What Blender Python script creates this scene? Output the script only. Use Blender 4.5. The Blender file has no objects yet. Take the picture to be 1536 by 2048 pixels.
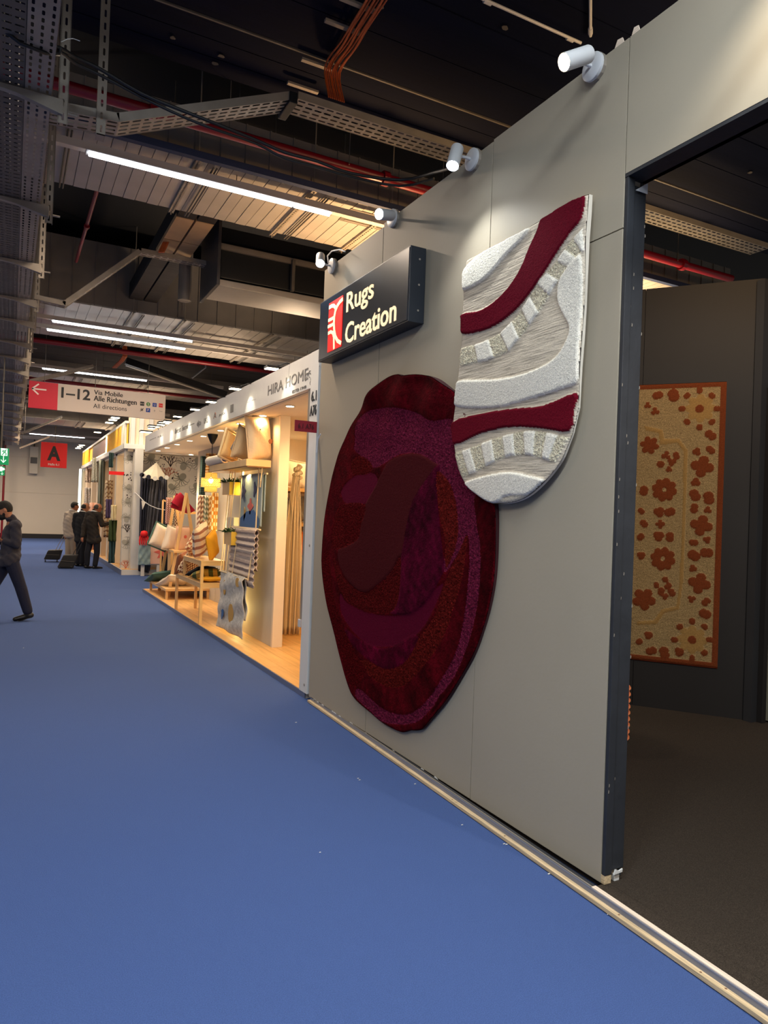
import bpy, bmesh, math, random
import numpy as np
from mathutils import Vector, Matrix
random.seed(7); rng=np.random.RandomState(7)
S=bpy.context.scene; COL=S.collection
# ---------------------------------------------------------------- camera
F=1420.; CX=768.; CY=1024.; H=1.62
VP=(20.,1008.); ROLL=0.037
def _ray(u,v): return np.array([u-CX,-(v-CY),-F])
_ey=_ray(*VP); _ey/=np.linalg.norm(_ey)
_ez=np.cross(_ray(VP[0]+1000,VP[1]+1000*ROLL),_ey); _ez/=np.linalg.norm(_ez)
if _ez[1]<0: _ez=-_ez
_ex=np.cross(_ey,_ez); RW=np.array([_ex,_ey,_ez]); C0=np.array([0,0,H])
def cro(pts,n=6):
    P=[tuple(p) for p in pts]; P=[P[0]]+P+[P[-1]]; P=np.array(P,float); out=[]
    for i in range(1,len(P)-2):
        p0,p1,p2,p3=P[i-1],P[i],P[i+1],P[i+2]
        for k in range(n):
            t=k/n; out.append(.5*((2*p1)+(-p0+p2)*t+(2*p0-5*p1+4*p2-p3)*t*t+(-p0+3*p1-3*p2+p3)*t**3))
    out.append(P[-2]); return np.array(out)
cam=bpy.data.cameras.new('camera'); co=bpy.data.objects.new('camera',cam); COL.objects.link(co)
M=Matrix([list(RW[0])+[0],list(RW[1])+[0],list(RW[2])+[H],[0,0,0,1]]); co.matrix_world=M
cam.sensor_fit='HORIZONTAL'; cam.sensor_width=36.; cam.lens=F/1536*36.; cam.clip_end=200; cam.clip_start=.05
S.camera=co
# measuring: where a sight line of the photograph meets a real plane of the hall
def onz(u,v,z=0.): d=RW@_ray(u,v); return C0+(z-H)/d[2]*d
def onx(u,v,x): d=RW@_ray(u,v); return C0+d*x/d[0]
def ony(u,v,y): d=RW@_ray(u,v); return C0+d*y/d[1]
# ---------------------------------------------------------------- world, exposure
S.view_settings.view_transform='Standard'; S.view_settings.look='None'; S.view_settings.gamma=1
S.view_settings.exposure=0.0; S.view_settings.use_curve_mapping=False
W=bpy.data.worlds.new('world'); S.world=W; W.use_nodes=True
W.node_tree.nodes['Background'].inputs[0].default_value=(.76,.72,.68,1); W.node_tree.nodes['Background'].inputs[1].default_value=.27
def light(kind,name,loc,energy,col,target=None,**k):
    l=bpy.data.lights.new(name,kind); l.energy=energy; l.color=col
    for a,b in k.items(): setattr(l,a,b)
    o=bpy.data.objects.new(name,l); COL.objects.link(o); o.location=loc
    if target is not None:
        o.rotation_euler=(Vector(target)-Vector(loc)).to_track_quat('-Z','Y').to_euler()
    return o
COOL=(.83,.92,1.); WARM=(1.,.60,.24); NEUT=(1.,.79,.60)
# hall lighting: the rows of tube lamps, in view and continuing behind the camera and over the next aisles
for y,xs in ((-5.8,(1.6,)),(.3,(1.2,-1.6)),(6.5,(1.6,-3.)),(12.7,(1.6,-3.)),(17.2,(1.8,-3.)),(23.,(1.6,-3.)),(27.6,(1.6,-3.)),(33.2,(1.6,-3.))):
    for x in xs:
        light('AREA','tube_light',(x,y,4.56),{.3:190,27.6:190,33.2:260,23.:130}.get(y,100),COOL if y<5 else NEUT,(x,y,0),shape='RECTANGLE',size=2.2,size_y=.06)
for x,y,e,c in ((3.6,7.0,110,(1,.58,.26)),(6.0,5.2,12,(1,.72,.4)),(7.0,6.9,130,(1,.66,.34)),(3.9,10.5,85,(1,.74,.5)),(3.8,14,45,(1,.74,.5)),(3.4,20,28,(1,.78,.55)),(3.4,27,45,(1,.78,.55)),(-3.2,10,150,(1,.88,.76)),(-3.,5.2,90,(1,.90,.80)),(-3.2,17,110,(1,.84,.68)),(-3.2,26,60,(1,.84,.68))):
    light('SPOT','ceiling_fill',(x,y,3.3),e*4.6,c,(x-.6*(1 if x>0 else -1),y-.2,6),spot_size=1.9,spot_blend=1,shadow_soft_size=.2)   # unseen floods added above the stands to brighten and warm the ducts
# stand spotlights inside the right stand, plus an added ceiling fill
light('SPOT','stand_lamp',(3.3,1.2,3.5),190,(1,.86,.70),(5.1,4.2,1.7),spot_size=1.15,spot_blend=.6,shadow_soft_size=.05)
light('SPOT','stand_lamp',(3.0,-.2,3.5),210,(1,.86,.72),(3.6,2.4,0),spot_size=1.6,spot_blend=.7,shadow_soft_size=.05)
light('AREA','inner_ceiling_fill',(4.2,2.6,4.0),38,(1,.62,.28),(5.4,5.4,5.2),shape='RECTANGLE',size=1.,size_y=.2)  # added light, out of sight; warms the inner ceiling and tray from below
# ---------------------------------------------------------------- materials
MATS={}
def mat(name,col,rough=.6,metal=0.,noise=0.,nscale=8.,bump=0.,bscale=60.,emit=None,estr=0.,spec=.5,attr=None,stretch=(1,1,1),col2=None,sheen=0.,rr=(.3,.7)):
    if name in MATS: return MATS[name]
    m=bpy.data.materials.new(name); m.use_nodes=True; t=m.node_tree; n=t.nodes; b=n['Principled BSDF']
    c=[(x/255.)**2.2 for x in col]+[1]
    b.inputs['Base Color'].default_value=c; b.inputs['Roughness'].default_value=rough; b.inputs['Metallic'].default_value=metal
    b.inputs['Specular IOR Level'].default_value=spec
    if sheen: b.inputs['Sheen Weight'].default_value=sheen
    tc=n.new('ShaderNodeTexCoord'); mp=n.new('ShaderNodeMapping'); mp.inputs['Scale'].default_value=stretch
    t.links.new(tc.outputs['Object'],mp.inputs[0])
    src=None
    if attr:
        a=n.new('ShaderNodeAttribute'); a.attribute_name=attr; src=a.outputs['Color']
    if noise or col2:
        nz=n.new('ShaderNodeTexNoise'); nz.inputs['Scale'].default_value=nscale; nz.inputs['Detail'].default_value=6
        t.links.new(mp.outputs[0],nz.inputs['Vector'])
        rp=n.new('ShaderNodeValToRGB'); e=rp.color_ramp.elements
        e[0].position,e[1].position=rr; t.links.new(nz.outputs[0],rp.inputs[0])
        if col2:
            e[0].color=c; e[1].color=[(x/255.)**2.2 for x in col2]+[1]; src=rp.outputs[0]
        else:
            e[0].color=(1-noise,)*3+(1,); e[1].color=(1,1,1,1)
            mx=n.new('ShaderNodeMix'); mx.data_type='RGBA'; mx.blend_type='MULTIPLY'; mx.inputs[0].default_value=1
            if src: t.links.new(src,mx.inputs[6])
            else: mx.inputs[6].default_value=c
            t.links.new(rp.outputs[0],mx.inputs[7]); src=mx.outputs[2]
    if src: t.links.new(src,b.inputs['Base Color'])
    if bump:
        nb=n.new('ShaderNodeTexNoise'); nb.inputs['Scale'].default_value=bscale; nb.inputs['Detail'].default_value=4
        t.links.new(mp.outputs[0],nb.inputs['Vector'])
        bp=n.new('ShaderNodeBump'); bp.inputs['Strength'].default_value=bump; bp.inputs['Distance'].default_value=.01
        t.links.new(nb.outputs[0],bp.inputs['Height']); t.links.new(bp.outputs[0],b.inputs['Normal'])
    if emit:
        b.inputs['Emission Color'].default_value=[(x/255.)**2.2 for x in emit]+[1]; b.inputs['Emission Strength'].default_value=estr
    MATS[name]=m; return m
def stripes(name,cols,scale,axis=0,angle=0.,rough=.8,check=False,wob=.0,bump=.3):
    m=bpy.data.materials.new(name); m.use_nodes=True; t=m.node_tree; n=t.nodes; b=n['Principled BSDF']; b.inputs['Roughness'].default_value=rough
    tc=n.new('ShaderNodeTexCoord'); mp=n.new('ShaderNodeMapping'); t.links.new(tc.outputs['Object'],mp.inputs[0])
    mp.inputs['Rotation'].default_value=[angle if i==1-axis%2 or axis==2 else 0 for i in range(3)] if False else ((angle,0,0) if axis!=0 else (0,angle,0))
    if check:
        k=n.new('ShaderNodeTexChecker'); k.inputs['Scale'].default_value=scale; t.links.new(mp.outputs[0],k.inputs[0])
        k.inputs[1].default_value=[(x/255.)**2.2 for x in cols[0]]+[1]; k.inputs[2].default_value=[(x/255.)**2.2 for x in cols[1]]+[1]; out=k.outputs[0]
    else:
        w=n.new('ShaderNodeTexWave'); w.bands_direction='XYZ'[axis]; w.inputs['Scale'].default_value=scale; w.inputs['Distortion'].default_value=wob
        t.links.new(mp.outputs[0],w.inputs[0]); r=n.new('ShaderNodeValToRGB'); r.color_ramp.interpolation='CONSTANT'; e=r.color_ramp.elements
        while len(e)<len(cols): e.new(.5)
        for i,c in enumerate(cols):
            e[i].position=i/len(cols); e[i].color=[(x/255.)**2.2 for x in c]+[1]
        t.links.new(w.outputs[0],r.inputs[0]); out=r.outputs[0]
    t.links.new(out,b.inputs['Base Color'])
    nb=n.new('ShaderNodeTexNoise'); nb.inputs['Scale'].default_value=30; bp=n.new('ShaderNodeBump'); bp.inputs['Strength'].default_value=bump; bp.inputs['Distance'].default_value=.01
    t.links.new(tc.outputs['Object'],nb.inputs['Vector']); t.links.new(nb.outputs[0],bp.inputs['Height']); t.links.new(bp.outputs[0],b.inputs['Normal'])
    return m
m_wall=mat('grey_wall_paint',(160,149,129),.62,noise=.07,nscale=1.2,bump=.05,bscale=40)
m_dark=mat('black_painted_board',(44,46,50),.6,noise=.3,nscale=7,bump=.15,bscale=30)
m_intwall=mat('dark_brown_wall',(25,21,20),.7,noise=.15,nscale=2)
m_intwall2=mat('charcoal_wall',(42,43,46),.6,noise=.15,nscale=2)
m_panelg=mat('grey_green_panel',(120,118,104),.6,noise=.15,nscale=2)
m_blue=mat('blue_carpet',(77,98,149),.95,noise=.22,nscale=240,bump=.7,bscale=300,spec=.1,rr=(.35,.65))
m_bcarp=mat('charcoal_carpet',(80,70,60),.95,noise=.55,nscale=260,bump=.9,bscale=300,spec=.15,rr=(.38,.66))
m_conc=mat('black_painted_concrete',(10,17,38),.8,spec=.12,noise=.35,nscale=1.6,bump=.25,bscale=9,stretch=(.35,3,1))
m_conc2=mat('brown_black_concrete',(44,38,35),.8,noise=.5,nscale=2.,bump=.3,bscale=9,stretch=(.5,4,1))
m_void=mat('black_slab',(12,12,17),.9)
m_galv=mat('galvanised_steel',(158,148,134),.55,.35,noise=.25,nscale=6)
m_galvd=mat('weathered_steel',(104,98,90),.6,.3,noise=.3,nscale=6)
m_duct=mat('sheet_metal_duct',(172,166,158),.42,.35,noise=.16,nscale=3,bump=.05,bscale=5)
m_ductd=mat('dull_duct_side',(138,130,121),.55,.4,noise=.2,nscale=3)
m_red=mat('red_pipe_paint',(120,10,28),.4)
m_white=mat('white_paint',(214,212,206),.5,noise=.04)
m_whitep=mat('white_plastic',(196,196,196),.4)
m_tube=mat('glowing_tube',(255,255,255),emit=(245,250,255),estr=9.)
m_bulb=mat('spot_bulb',(255,255,255),emit=(235,248,255),estr=60.)
m_bulbw=mat('warm_spot_bulb',(255,255,255),emit=(255,226,178),estr=60.)
m_down=mat('downlight_glow',(255,255,255),emit=(255,238,196),estr=14.)
m_down2=mat('floodlight_glow',(255,255,255),emit=(255,238,196),estr=4.)
m_led=mat('led_strip_glow',(255,240,190),emit=(255,226,140),estr=9.)
m_rail=mat('trunking_white',(186,178,170),.5)
m_black=mat('black_rubber',(16,16,19),.55)
m_blackm=mat('black_metal',(34,36,40),.4,.3)
m_orange=mat('orange_cable',(196,96,46),.55,noise=.3,nscale=20)
m_pine=mat('pine_batten',(216,188,146),.6,noise=.34,nscale=170,stretch=(1,.03,1),bump=.1,rr=(.4,.6))
m_pinel=mat('pale_planed_wood',(236,214,190),.55,noise=.2,nscale=170,stretch=(1,.03,1),rr=(.4,.6))
m_alu=mat('aluminium_profile',(128,134,152),.35,.6)
m_sign=mat('sign_face_blue_black',(34,44,56),.3,.1,noise=.25,nscale=6)
m_signe=mat('sign_edge_black',(30,36,44),.45,.1)
m_cream=mat('glowing_letter_cream',(255,238,200),emit=(255,226,170),estr=.75)
m_logo=mat('glowing_logo_red',(230,20,16),emit=(255,22,12),estr=.7)
m_cable=mat('white_cable',(220,220,220),.5)
m_txt=mat('black_lettering',(24,24,26),.6)
m_txtg=mat('grey_lettering',(112,108,104),.6)
m_signw=mat('printed_sign_white',(205,190,176),.6)
m_signr=mat('printed_sign_red',(205,38,58),.6)
m_signr2=mat('bright_red_board',(222,22,26),.6)
m_green=mat('lit_green',(20,150,90),emit=(20,160,95),estr=.5)
m_lit=mat('lit_white',(240,255,246),emit=(235,255,245),estr=.9)
m_gm=mat('icon_green',(60,120,60)); m_bm=mat('icon_blue',(20,60,140)); m_rm=mat('icon_red',(200,40,40))
m_bwall=mat('back_wall_cream',(206,196,178),.7,noise=.05,nscale=1)
m_oak=mat('light_wood_floor',(222,170,104),.45,noise=.25,nscale=5,stretch=(4,.4,1))
m_wood=mat('display_wood',(222,178,118),.5,noise=.15,nscale=6,stretch=(1,1,.3))
m_plaster=mat('stand_wall_warm_white',(228,210,182),.7,noise=.03)
m_plasterg=mat('stand_wall_grey',(196,188,172),.7,noise=.04)
m_yel=mat('yellow_board',(240,188,60),.6)
m_rope=mat('rope',(222,196,150),.9)
m_leaf=mat('green_leaf',(66,98,44),.7,noise=.4,nscale=20)
m_burg=mat('burgundy_flag',(140,10,34),.6)
def pile(name,bump=.6,bs=260,noise=.3,ns=120,st=(1,1,1),sheen=.25,rr=(.3,.7)):
    return mat(name,(255,255,255),.95,rr=rr,attr='Col',noise=noise,nscale=ns,bump=bump,bscale=bs,stretch=st,spec=.03)
m_pile=pile('wool_pile'); m_velvet=pile('velvet_pile',.5,90,.55,26,(1,1,1),.4); m_loop=pile('loop_pile',1.,180,.6,150); m_flat=pile('flat_weave',.5,120,.34,110,(1,.05,1),.05,(.36,.52)); m_loopw=pile('loop_pile_pale',1.,180,.3,150)
# ---------------------------------------------------------------- helpers
class MB:
    def __init__(s): s.v=[]; s.f=[]
    def add(s,vs,fs):
        o=len(s.v); s.v+= [tuple(map(float,p)) for p in vs]; s.f+=[tuple(i+o for i in f) for f in fs]; return s
    def box(s,a,b):
        (x0,y0,z0),(x1,y1,z1)=a,b
        return s.add([(x0,y0,z0),(x1,y0,z0),(x1,y1,z0),(x0,y1,z0),(x0,y0,z1),(x1,y0,z1),(x1,y1,z1),(x0,y1,z1)],
              [(3,2,1,0),(4,5,6,7),(0,1,5,4),(1,2,6,5),(2,3,7,6),(3,0,4,7)])
    def tube(s,pts,r,n=8,caps=True):
        pts=[Vector(p) for p in pts]; rs=r if isinstance(r,(list,tuple)) else [r]*len(pts); rings=[]; up=None
        for i,p in enumerate(pts):
            d=(pts[min(i+1,len(pts)-1)]-pts[max(i-1,0)]).normalized()
            if up is None: up=Vector((0,0,1)) if abs(d.z)<.9 else Vector((1,0,0))
            a=d.cross(up).normalized(); b=a.cross(d).normalized(); up=b
            rings.append([p+(a*math.cos(2*math.pi*k/n)+b*math.sin(2*math.pi*k/n))*rs[i] for k in range(n)])
        vs=[q for g in rings for q in g]; fs=[]
        for i in range(len(pts)-1):
            for k in range(n): fs.append((i*n+k,i*n+(k+1)%n,(i+1)*n+(k+1)%n,(i+1)*n+k))
        if caps: fs+= [tuple(range(n))[::-1],tuple(range((len(pts)-1)*n,len(pts)*n))]
        return s.add(vs,fs)
    def bar(s,p,q,w,h,up=(0,0,1)):
        p=Vector(p);q=Vector(q);d=(q-p).normalized();a=d.cross(Vector(up)).normalized()*w/2;b=a.cross(d).normalized()*h/2
        vs=[c+i*a+j*b for c in (p,q) for i,j in ((-1,-1),(1,-1),(1,1),(-1,1))]
        return s.add(vs,[(0,1,2,3),(7,6,5,4),(0,4,5,1),(1,5,6,2),(2,6,7,3),(3,7,4,0)])
    def prism(s,poly,O,U,V,N,d):
        """polygon (u,v) in plane O,U,V extruded d along N"""
        O,U,V,N=map(Vector,(O,U,V,N)); n=len(poly)
        a=[O+U*p[0]+V*p[1] for p in poly]; b=[q+N*d for q in a]
        return s.add(a+b,[tuple(range(n))[::-1],tuple(range(n,2*n))]+[(i,(i+1)%n,n+(i+1)%n,n+i) for i in range(n)])
    def ribbon(s,pts,w,O,U,V,N,d):
        for i in range(len(pts)-1):
            p=Vector(pts[i]).to_2d(); q=Vector(pts[i+1]).to_2d(); t=(q-p)
            if t.length<1e-6: continue
            t.normalize(); nn=Vector((-t.y,t.x)); ww=w if not isinstance(w,(list,tuple)) else None
            w0=ww or w[i]; w1=ww or w[i+1]; p2=p-t*w0*.2; q2=q+t*w1*.2
            s.prism([p2-nn*w0/2,q2-nn*w1/2,q2+nn*w1/2,p2+nn*w0/2],O,U,V,N,d)
        return s
    def lathe(s,prof,c,n=20,axis=(0,0,1)):
        ax=Vector(axis).normalized(); a=ax.orthogonal().normalized(); b=ax.cross(a); c=Vector(c); vs=[];fs=[]
        for r,h in prof:
            for k in range(n): t=2*math.pi*k/n; vs.append(c+ax*h+(a*math.cos(t)+b*math.sin(t))*r)
        for i in range(len(prof)-1):
            for k in range(n): fs.append((i*n+k,i*n+(k+1)%n,(i+1)*n+(k+1)%n,(i+1)*n+k))
        fs+= [tuple(range(n))[::-1],tuple(range((len(prof)-1)*n,len(prof)*n))]
        return s.add(vs,fs)
    def build(s,name,m,parent=None,smooth=False,bevel=0,fix=True,**k):
        me=bpy.data.meshes.new(name); me.from_pydata(s.v,[],s.f); me.update()
        if fix or bevel:
            bm=bmesh.new(); bm.from_mesh(me); bmesh.ops.recalc_face_normals(bm,faces=bm.faces)
            if bevel: bmesh.ops.bevel(bm,geom=bm.edges[:],offset=bevel,segments=2,affect='EDGES',profile=.7)
            bm.to_mesh(me); bm.free()
        return link(name,me,m,parent,smooth,**k)
def link(name,me,m,parent=None,smooth=False,**k):
    if m is not None and not me.materials: me.materials.append(m)
    if smooth:
        me.polygons.foreach_set('use_smooth',[True]*len(me.polygons))
        try: me.set_sharp_from_angle(angle=.9)
        except Exception: pass
    o=bpy.data.objects.new(name,me); COL.objects.link(o)
    if parent is not None:
        o.parent=parent; o.matrix_parent_inverse=Matrix.Translation(-Vector(parent.location))
    for a,b in k.items(): o[a]=b
    return o
def tag(o,label,cat,group=None):
    o['label']=label; o['category']=cat
    if group: o['group']=group
    return o
def thing(name,label,cat,loc=(0,0,0),group=None):
    o=bpy.data.objects.new(name,None); COL.objects.link(o); o.location=loc; o.empty_display_size=.1; return tag(o,label,cat,group)
def structure(name,loc=(0,0,0)):
    o=bpy.data.objects.new(name,None); COL.objects.link(o); o.location=loc; o.empty_display_size=.1; o['kind']='structure'; return o
def box(name,a,b,m,parent=None,bevel=0,**k): return MB().box(a,b).build(name,m,parent,bevel=bevel,**k)
XF=((0,-1,0),(0,0,1),(-1,0,0))     # lettering frame on a face looking to -X
YF=((1,0,0),(0,0,1),(0,-1,0))      # on a face looking to -Y
def text(name,body,O,w,h,fr,m,parent,d=.004,bold=0.,label=None,shear=0):
    cu=bpy.data.curves.new(name,'FONT'); cu.body=body; cu.size=1; cu.extrude=.01; cu.offset=bold; cu.resolution_u=3; cu.shear=shear
    ob=bpy.data.objects.new('t',cu); COL.objects.link(ob); dg=bpy.context.evaluated_depsgraph_get(); dg.update()
    me=bpy.data.meshes.new_from_object(ob.evaluated_get(dg)); bpy.data.objects.remove(ob)
    n=len(me.vertices); c=np.empty(n*3); me.vertices.foreach_get('co',c); c=c.reshape(n,3)
    mn=c.min(0); mx=c.max(0); c=(c-mn)/(mx-mn+1e-9)
    fr=[np.array(f,float) for f in fr]
    P=np.array(O,float)+c[:,:1]*w*fr[0]+c[:,1:2]*h*fr[1]+c[:,2:]*d*fr[2]
    me.vertices.foreach_set('co',P.ravel()); me.update(); me.materials.clear(); me.name=name
    return link(name,me,m,parent)
def perf(mb,O,U,V,nu,nv,pu,pv,hu,hv,stagger=True):
    """perforated sheet: nu x nv cells of size pu x pv with an oblong hole hu x hv each"""
    O,U,V=Vector(O),Vector(U),Vector(V); a=hu/2; b=hv/2; c=min(a,b)*.6
    inn=[(-a,-b+c),(-a+c,-b),(a-c,-b),(a,-b+c),(a,b-c),(a-c,b),(-a+c,b),(-a,b-c)]
    for i in range(nu):
        for j in range(nv):
            cu=(i+.5)*pu; cv=(j+.5)*pv; A=pu/2; B=pv/2
            off=(pu*.22*(1 if j%2 else -1)) if stagger else 0
            out=[(-A,-B+c),(-A+c,-B),(A-c,-B),(A,-B+c),(A,B-c),(A-c,B),(-A+c,B),(-A,B-c)]
            vs=[O+U*(cu+p[0])+V*(cv+p[1]) for p in out]+[O+U*(cu+p[0]+ (off if abs(off)+a<A else 0))+V*(cv+p[1]) for p in inn]
            vs+=[O+U*(cu+sx*A)+V*(cv+sy*B) for sx,sy in ((-1,-1),(1,-1),(1,1),(-1,1))]
            fs=[(k,(k+1)%8,8+(k+1)%8,8+k) for k in range(8)]+[(16,1,0),(17,3,2),(18,5,4),(19,7,6)]
            mb.add(vs,fs)
    return mb
def grid(fn,nu,nv):
    vs=[fn(i/nu,j/nv) for j in range(nv+1) for i in range(nu+1)]
    fs=[(j*(nu+1)+i,j*(nu+1)+i+1,(j+1)*(nu+1)+i+1,(j+1)*(nu+1)+i) for j in range(nv) for i in range(nu)]
    return MB().add(vs,fs)
def cloth(name,fn,nu,nv,m,parent=None,th=.008,**k):
    o=grid(fn,nu,nv).build(name,m,parent,smooth=True,fix=False,**k)
    md=o.modifiers.new('s','SOLIDIFY'); md.thickness=th; md.offset=0; return o
# ================================================================ SETTING
XW=2.36                                   # aisle face of the grey stand wall
floor=MB().add([(-9,-7,0),(9,-7,0),(9,39,0),(-9,39,0)],[(0,1,2,3)]).build('floor',m_blue,kind='structure')
fb=box('floor_stand',(2.40,-5,0.004),(9,5.6,.045),m_bcarp,kind='structure')
back=structure('wall_back',(0,38.5,0)); box('plaster',(-9,38.5,0),(9,38.7,6.2),m_bwall,back)
for z in (2.2,3.9): box('joint_strip',(-9,38.485,z),(9,38.5,z+.012),m_plasterg,back)
box('baseboard_back',(-9,38.44,0),(2.96,38.5,.22),m_black,kind='structure')
# ceiling: slab, down-stand beams made of painted boards
ceil=structure('ceiling',(0,0,6))
box('slab',(-9,-7,6.1),(12,39,6.3),m_void,ceil)
def beam(y0,y1,z,m,nb,x0=-9,x1=12):
    w=(y1-y0)/nb
    for i in range(nb): box('board',(x0,y0+i*w+.006,z+.002*(i%2)),(x1,y0+(i+1)*w-.006,6.1),m,ceil)
    box('beam_core',(x0,y0+.02,z+.03),(x1,y1-.02,6.1),m_void,ceil)
beam(-7,5.18,5.2,m_conc,26); beam(5.2,5.84,5.2,m_conc,3)
box('seam_ridge',(-9,5.182,5.192),(12,5.198,5.21),m_galvd,ceil)
box('seam_ridge',(-9,3.14,5.193),(5,3.155,5.21),m_conc2,ceil)
beam(16.7,19.1,5.15,m_conc2,6); beam(29.5,31,5.2,m_conc2,4)
# patches of bare paint on the boards
for p in ((345,75),(442,112),(430,127),(760,13),(1010,55),(1500,345),(1330,330)):
    q=onz(*p,5.19); 
    mb=MB(); mb.prism([(.03*math.cos(t)*random.uniform(.6,1.2),.022*math.sin(t)*random.uniform(.6,1.2)) for t in np.linspace(0,6.28,9)[:-1]],q,(1,0,0),(0,1,0),(0,0,-1),.004); mb.build('chipped_spot',m_galvd,ceil)
# ---- grey stand wall
wr_=structure('wall_right',(XW,3,0))
Z0,Z1,ZH=.046,3.80,3.182
G=.003
def wp(y0,y1,z0,z1,d=0): return box('wall_panel',(XW+d,y0+G,z0+G),(XW+.10,y1-G,z1-G),m_wall,wr_,bevel=.0015)
wp(2.305,3.31,Z0,2.945); wp(2.305,3.31,2.945,Z1,.001); wp(3.31,4.65,Z0,Z1-.01,.001); wp(4.65,5.76,Z0,Z1-.035)
for i,(a,b) in enumerate(((1.30,2.305),(.0,1.30),(-1.3,0),(-2.6,-1.3),(-3.9,-2.6))): wp(a,b,ZH,Z1+.003*(i%2),.001*(i%2))
box('wall_panel',(XW+.02,5.762,.03),(XW+.09,5.80,3.74),m_white,wr_,bevel=.003)
box('core',(XW+.012,2.31,.05),(XW+.09,5.78,3.76),m_dark,wr_)
# torn paper shreds on the top edge
for y,w in ((2.40,.06),(2.30,.05),(2.56,.03)):
    MB().prism([(0,0),(w,0),(w*.8,.03),(w*.3,.035)],(XW+.004,y,Z1-.005),(0,-1,0),(0,0,1),(1,0,0),.004).build('torn_paper',m_pinel,wr_)
# header underside and jamb clad in black board
box('header_soffit',(XW+.002,-3.9,ZH-.012),(XW+.125,2.305,ZH+.004),m_dark,wr_)
box('header_inner_face',(XW+.10,-3.9,ZH-.012),(XW+.125,2.30,Z1),m_dark,wr_)
jamb=structure('trim_1',(XW,2.3,0))
box('jamb_strip',(XW+.003,2.286,.085),(XW+.045,2.305,ZH-.014),m_dark,jamb,bevel=.004)
box('jamb_strip',(XW+.045,2.293,.10),(XW+.122,2.305,ZH-.04),m_dark,jamb,bevel=.004)
box('inner_leaf',(XW+.10,2.306,.06),(XW+.122,5.76,Z1-.02),m_dark,jamb)
MB().prism([(0,0),(.075,0),(.075,.05)],(XW+.045,2.285,ZH-.066),(1,0,0),(0,0,1),(0,-1,0),.002).build('torn_patch',m_whitep,jamb)
box('timber_foot',(XW+.004,2.288,.046),(XW+.045,2.33,.086),m_pine,jamb,bevel=.004)
box('timber_foot',(XW+.07,2.294,.046),(XW+.10,2.33,.078),m_white,jamb,bevel=.003)
MB().prism([(0,0),(.05,.004),(.052,.018),(.03,.012),(.01,.022)],(XW+.055,2.288,.083),(1,0,0),(0,0,1),(0,-1,0),.006).build('torn_patch',m_white,jamb)
# paint flecks on the jamb
for i in range(26):
    z=random.uniform(.3,3.1); x=random.choice((XW+.006,XW+.047,XW+.118,XW+.06))+random.uniform(-.003,.003)
    MB().prism([(0,0),(.004,.001),(.005,.012),(.001,.015)],(x,2.2855 if x<XW+.044 else 2.2925,z),(1,0,0),(0,0,1),(0,-1,0),.001).build('paint_fleck',m_galv,jamb)
# platform edge: batten, profile and planed lath (from the wall's far end past the camera)
edge=structure('trim_2',(2.3,3,0))
def Xe(y): return 2.338+(y-5.74)*(2.250-2.338)/(5.74-1.475)*-1 if False else 2.338-(5.74-y)*.0206
def strip(name,y0,y1,o0,o1,z0,z1,m,bev=.002):
    mb=MB(); a,b=Xe(y0),Xe(y1)
    mb.add([(a+o0,y0,z0),(a+o1,y0,z0),(b+o1,y1,z0),(b+o0,y1,z0),(a+o0,y0,z1),(a+o1,y0,z1),(b+o1,y1,z1),(b+o0,y1,z1)],
      [(3,2,1,0),(4,5,6,7),(0,1,5,4),(1,2,6,5),(2,3,7,6),(3,0,4,7)])
    return mb.build(name,m,edge,bevel=bev)
strip('batten',3.36,5.73,.0,.026,.004,.022,m_pine); strip('batten',-4,3.357,.0,.026,.004,.022,m_pine)
strip('profile',-4,5.73,.026,.034,.0,.043,m_alu,.001)
strip('lath',-4,2.30,.034,.058,.01,.048,m_pinel,.002); strip('lath',2.3,5.73,.034,.040,.01,.048,m_galv,.001)
strip('platform_fill',-4,2.3,.058,.25,.004,.044,m_bcarp,0)
strip('shadow_gap',2.3,5.73,.040,.06,.01,.046,m_dark,0)
for y,o in ((1.72,.013),(2.12,.016),(2.9,.013),(3.4,.012),(4.4,.012),(1.62,.018)):
    MB().lathe([(.005,0),(.004,.0008)],(Xe(y)+o,y,.0218),10).build('wood_knot',mat('knot',(120,84,58),.7),edge)
# ragged filler along the wall foot
for i in range(14):
    y=random.uniform(3.4,5.7); MB().prism([(0,0),(.05,0),(.035,random.uniform(.004,.012)),(.01,random.uniform(.003,.01))],(XW-.001,y,Z0-.003),(0,-1,0),(0,0,1),(-1,0,0),.002).build('filler_crumb',m_white,edge)
# ---- inside of the stand: angled dark wall and the return wall
A0=np.array([4.934,4.522,0]); DV=np.array([.6188,-.7856,0]); DV/=np.linalg.norm(DV); NV=np.array([-DV[1]*-1,DV[0],0]); NV=np.array([DV[1],-DV[0],0]) # towards camera side
if np.dot(NV,-A0)<0: NV=-NV
wi=structure('wall_inner',tuple(A0))
P=lambda s,z,d=0: A0+DV*s+NV*d+np.array([0,0,z])
for s0,s1 in ((-2.6,-1.3),(-1.3,0.),(0.,.93)):
    MB().prism([(s0+.002,.045),(s1-.002,.045),(s1-.002,3.74),(s0+.002,3.74)],A0,DV,(0,0,1),-NV,.06).build('wall_panel',m_intwall,wi)
wj=structure('wall_inner_return',(5.5,3.76,0))
box('wall_panel',(5.46,3.75,.045),(5.62,3.82,3.72),m_intwall2,wj); box('wall_panel',(5.625,3.73,.045),(7.2,3.82,3.9),m_intwall2,wj)
box('corner_post',(5.53,3.70,.045),(5.58,3.75,2.82),m_intwall,wj,bevel=.004); box('display_panel',(5.60,3.69,.06),(6.9,3.72,2.55),m_panelg,wj,bevel=.003)
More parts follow.
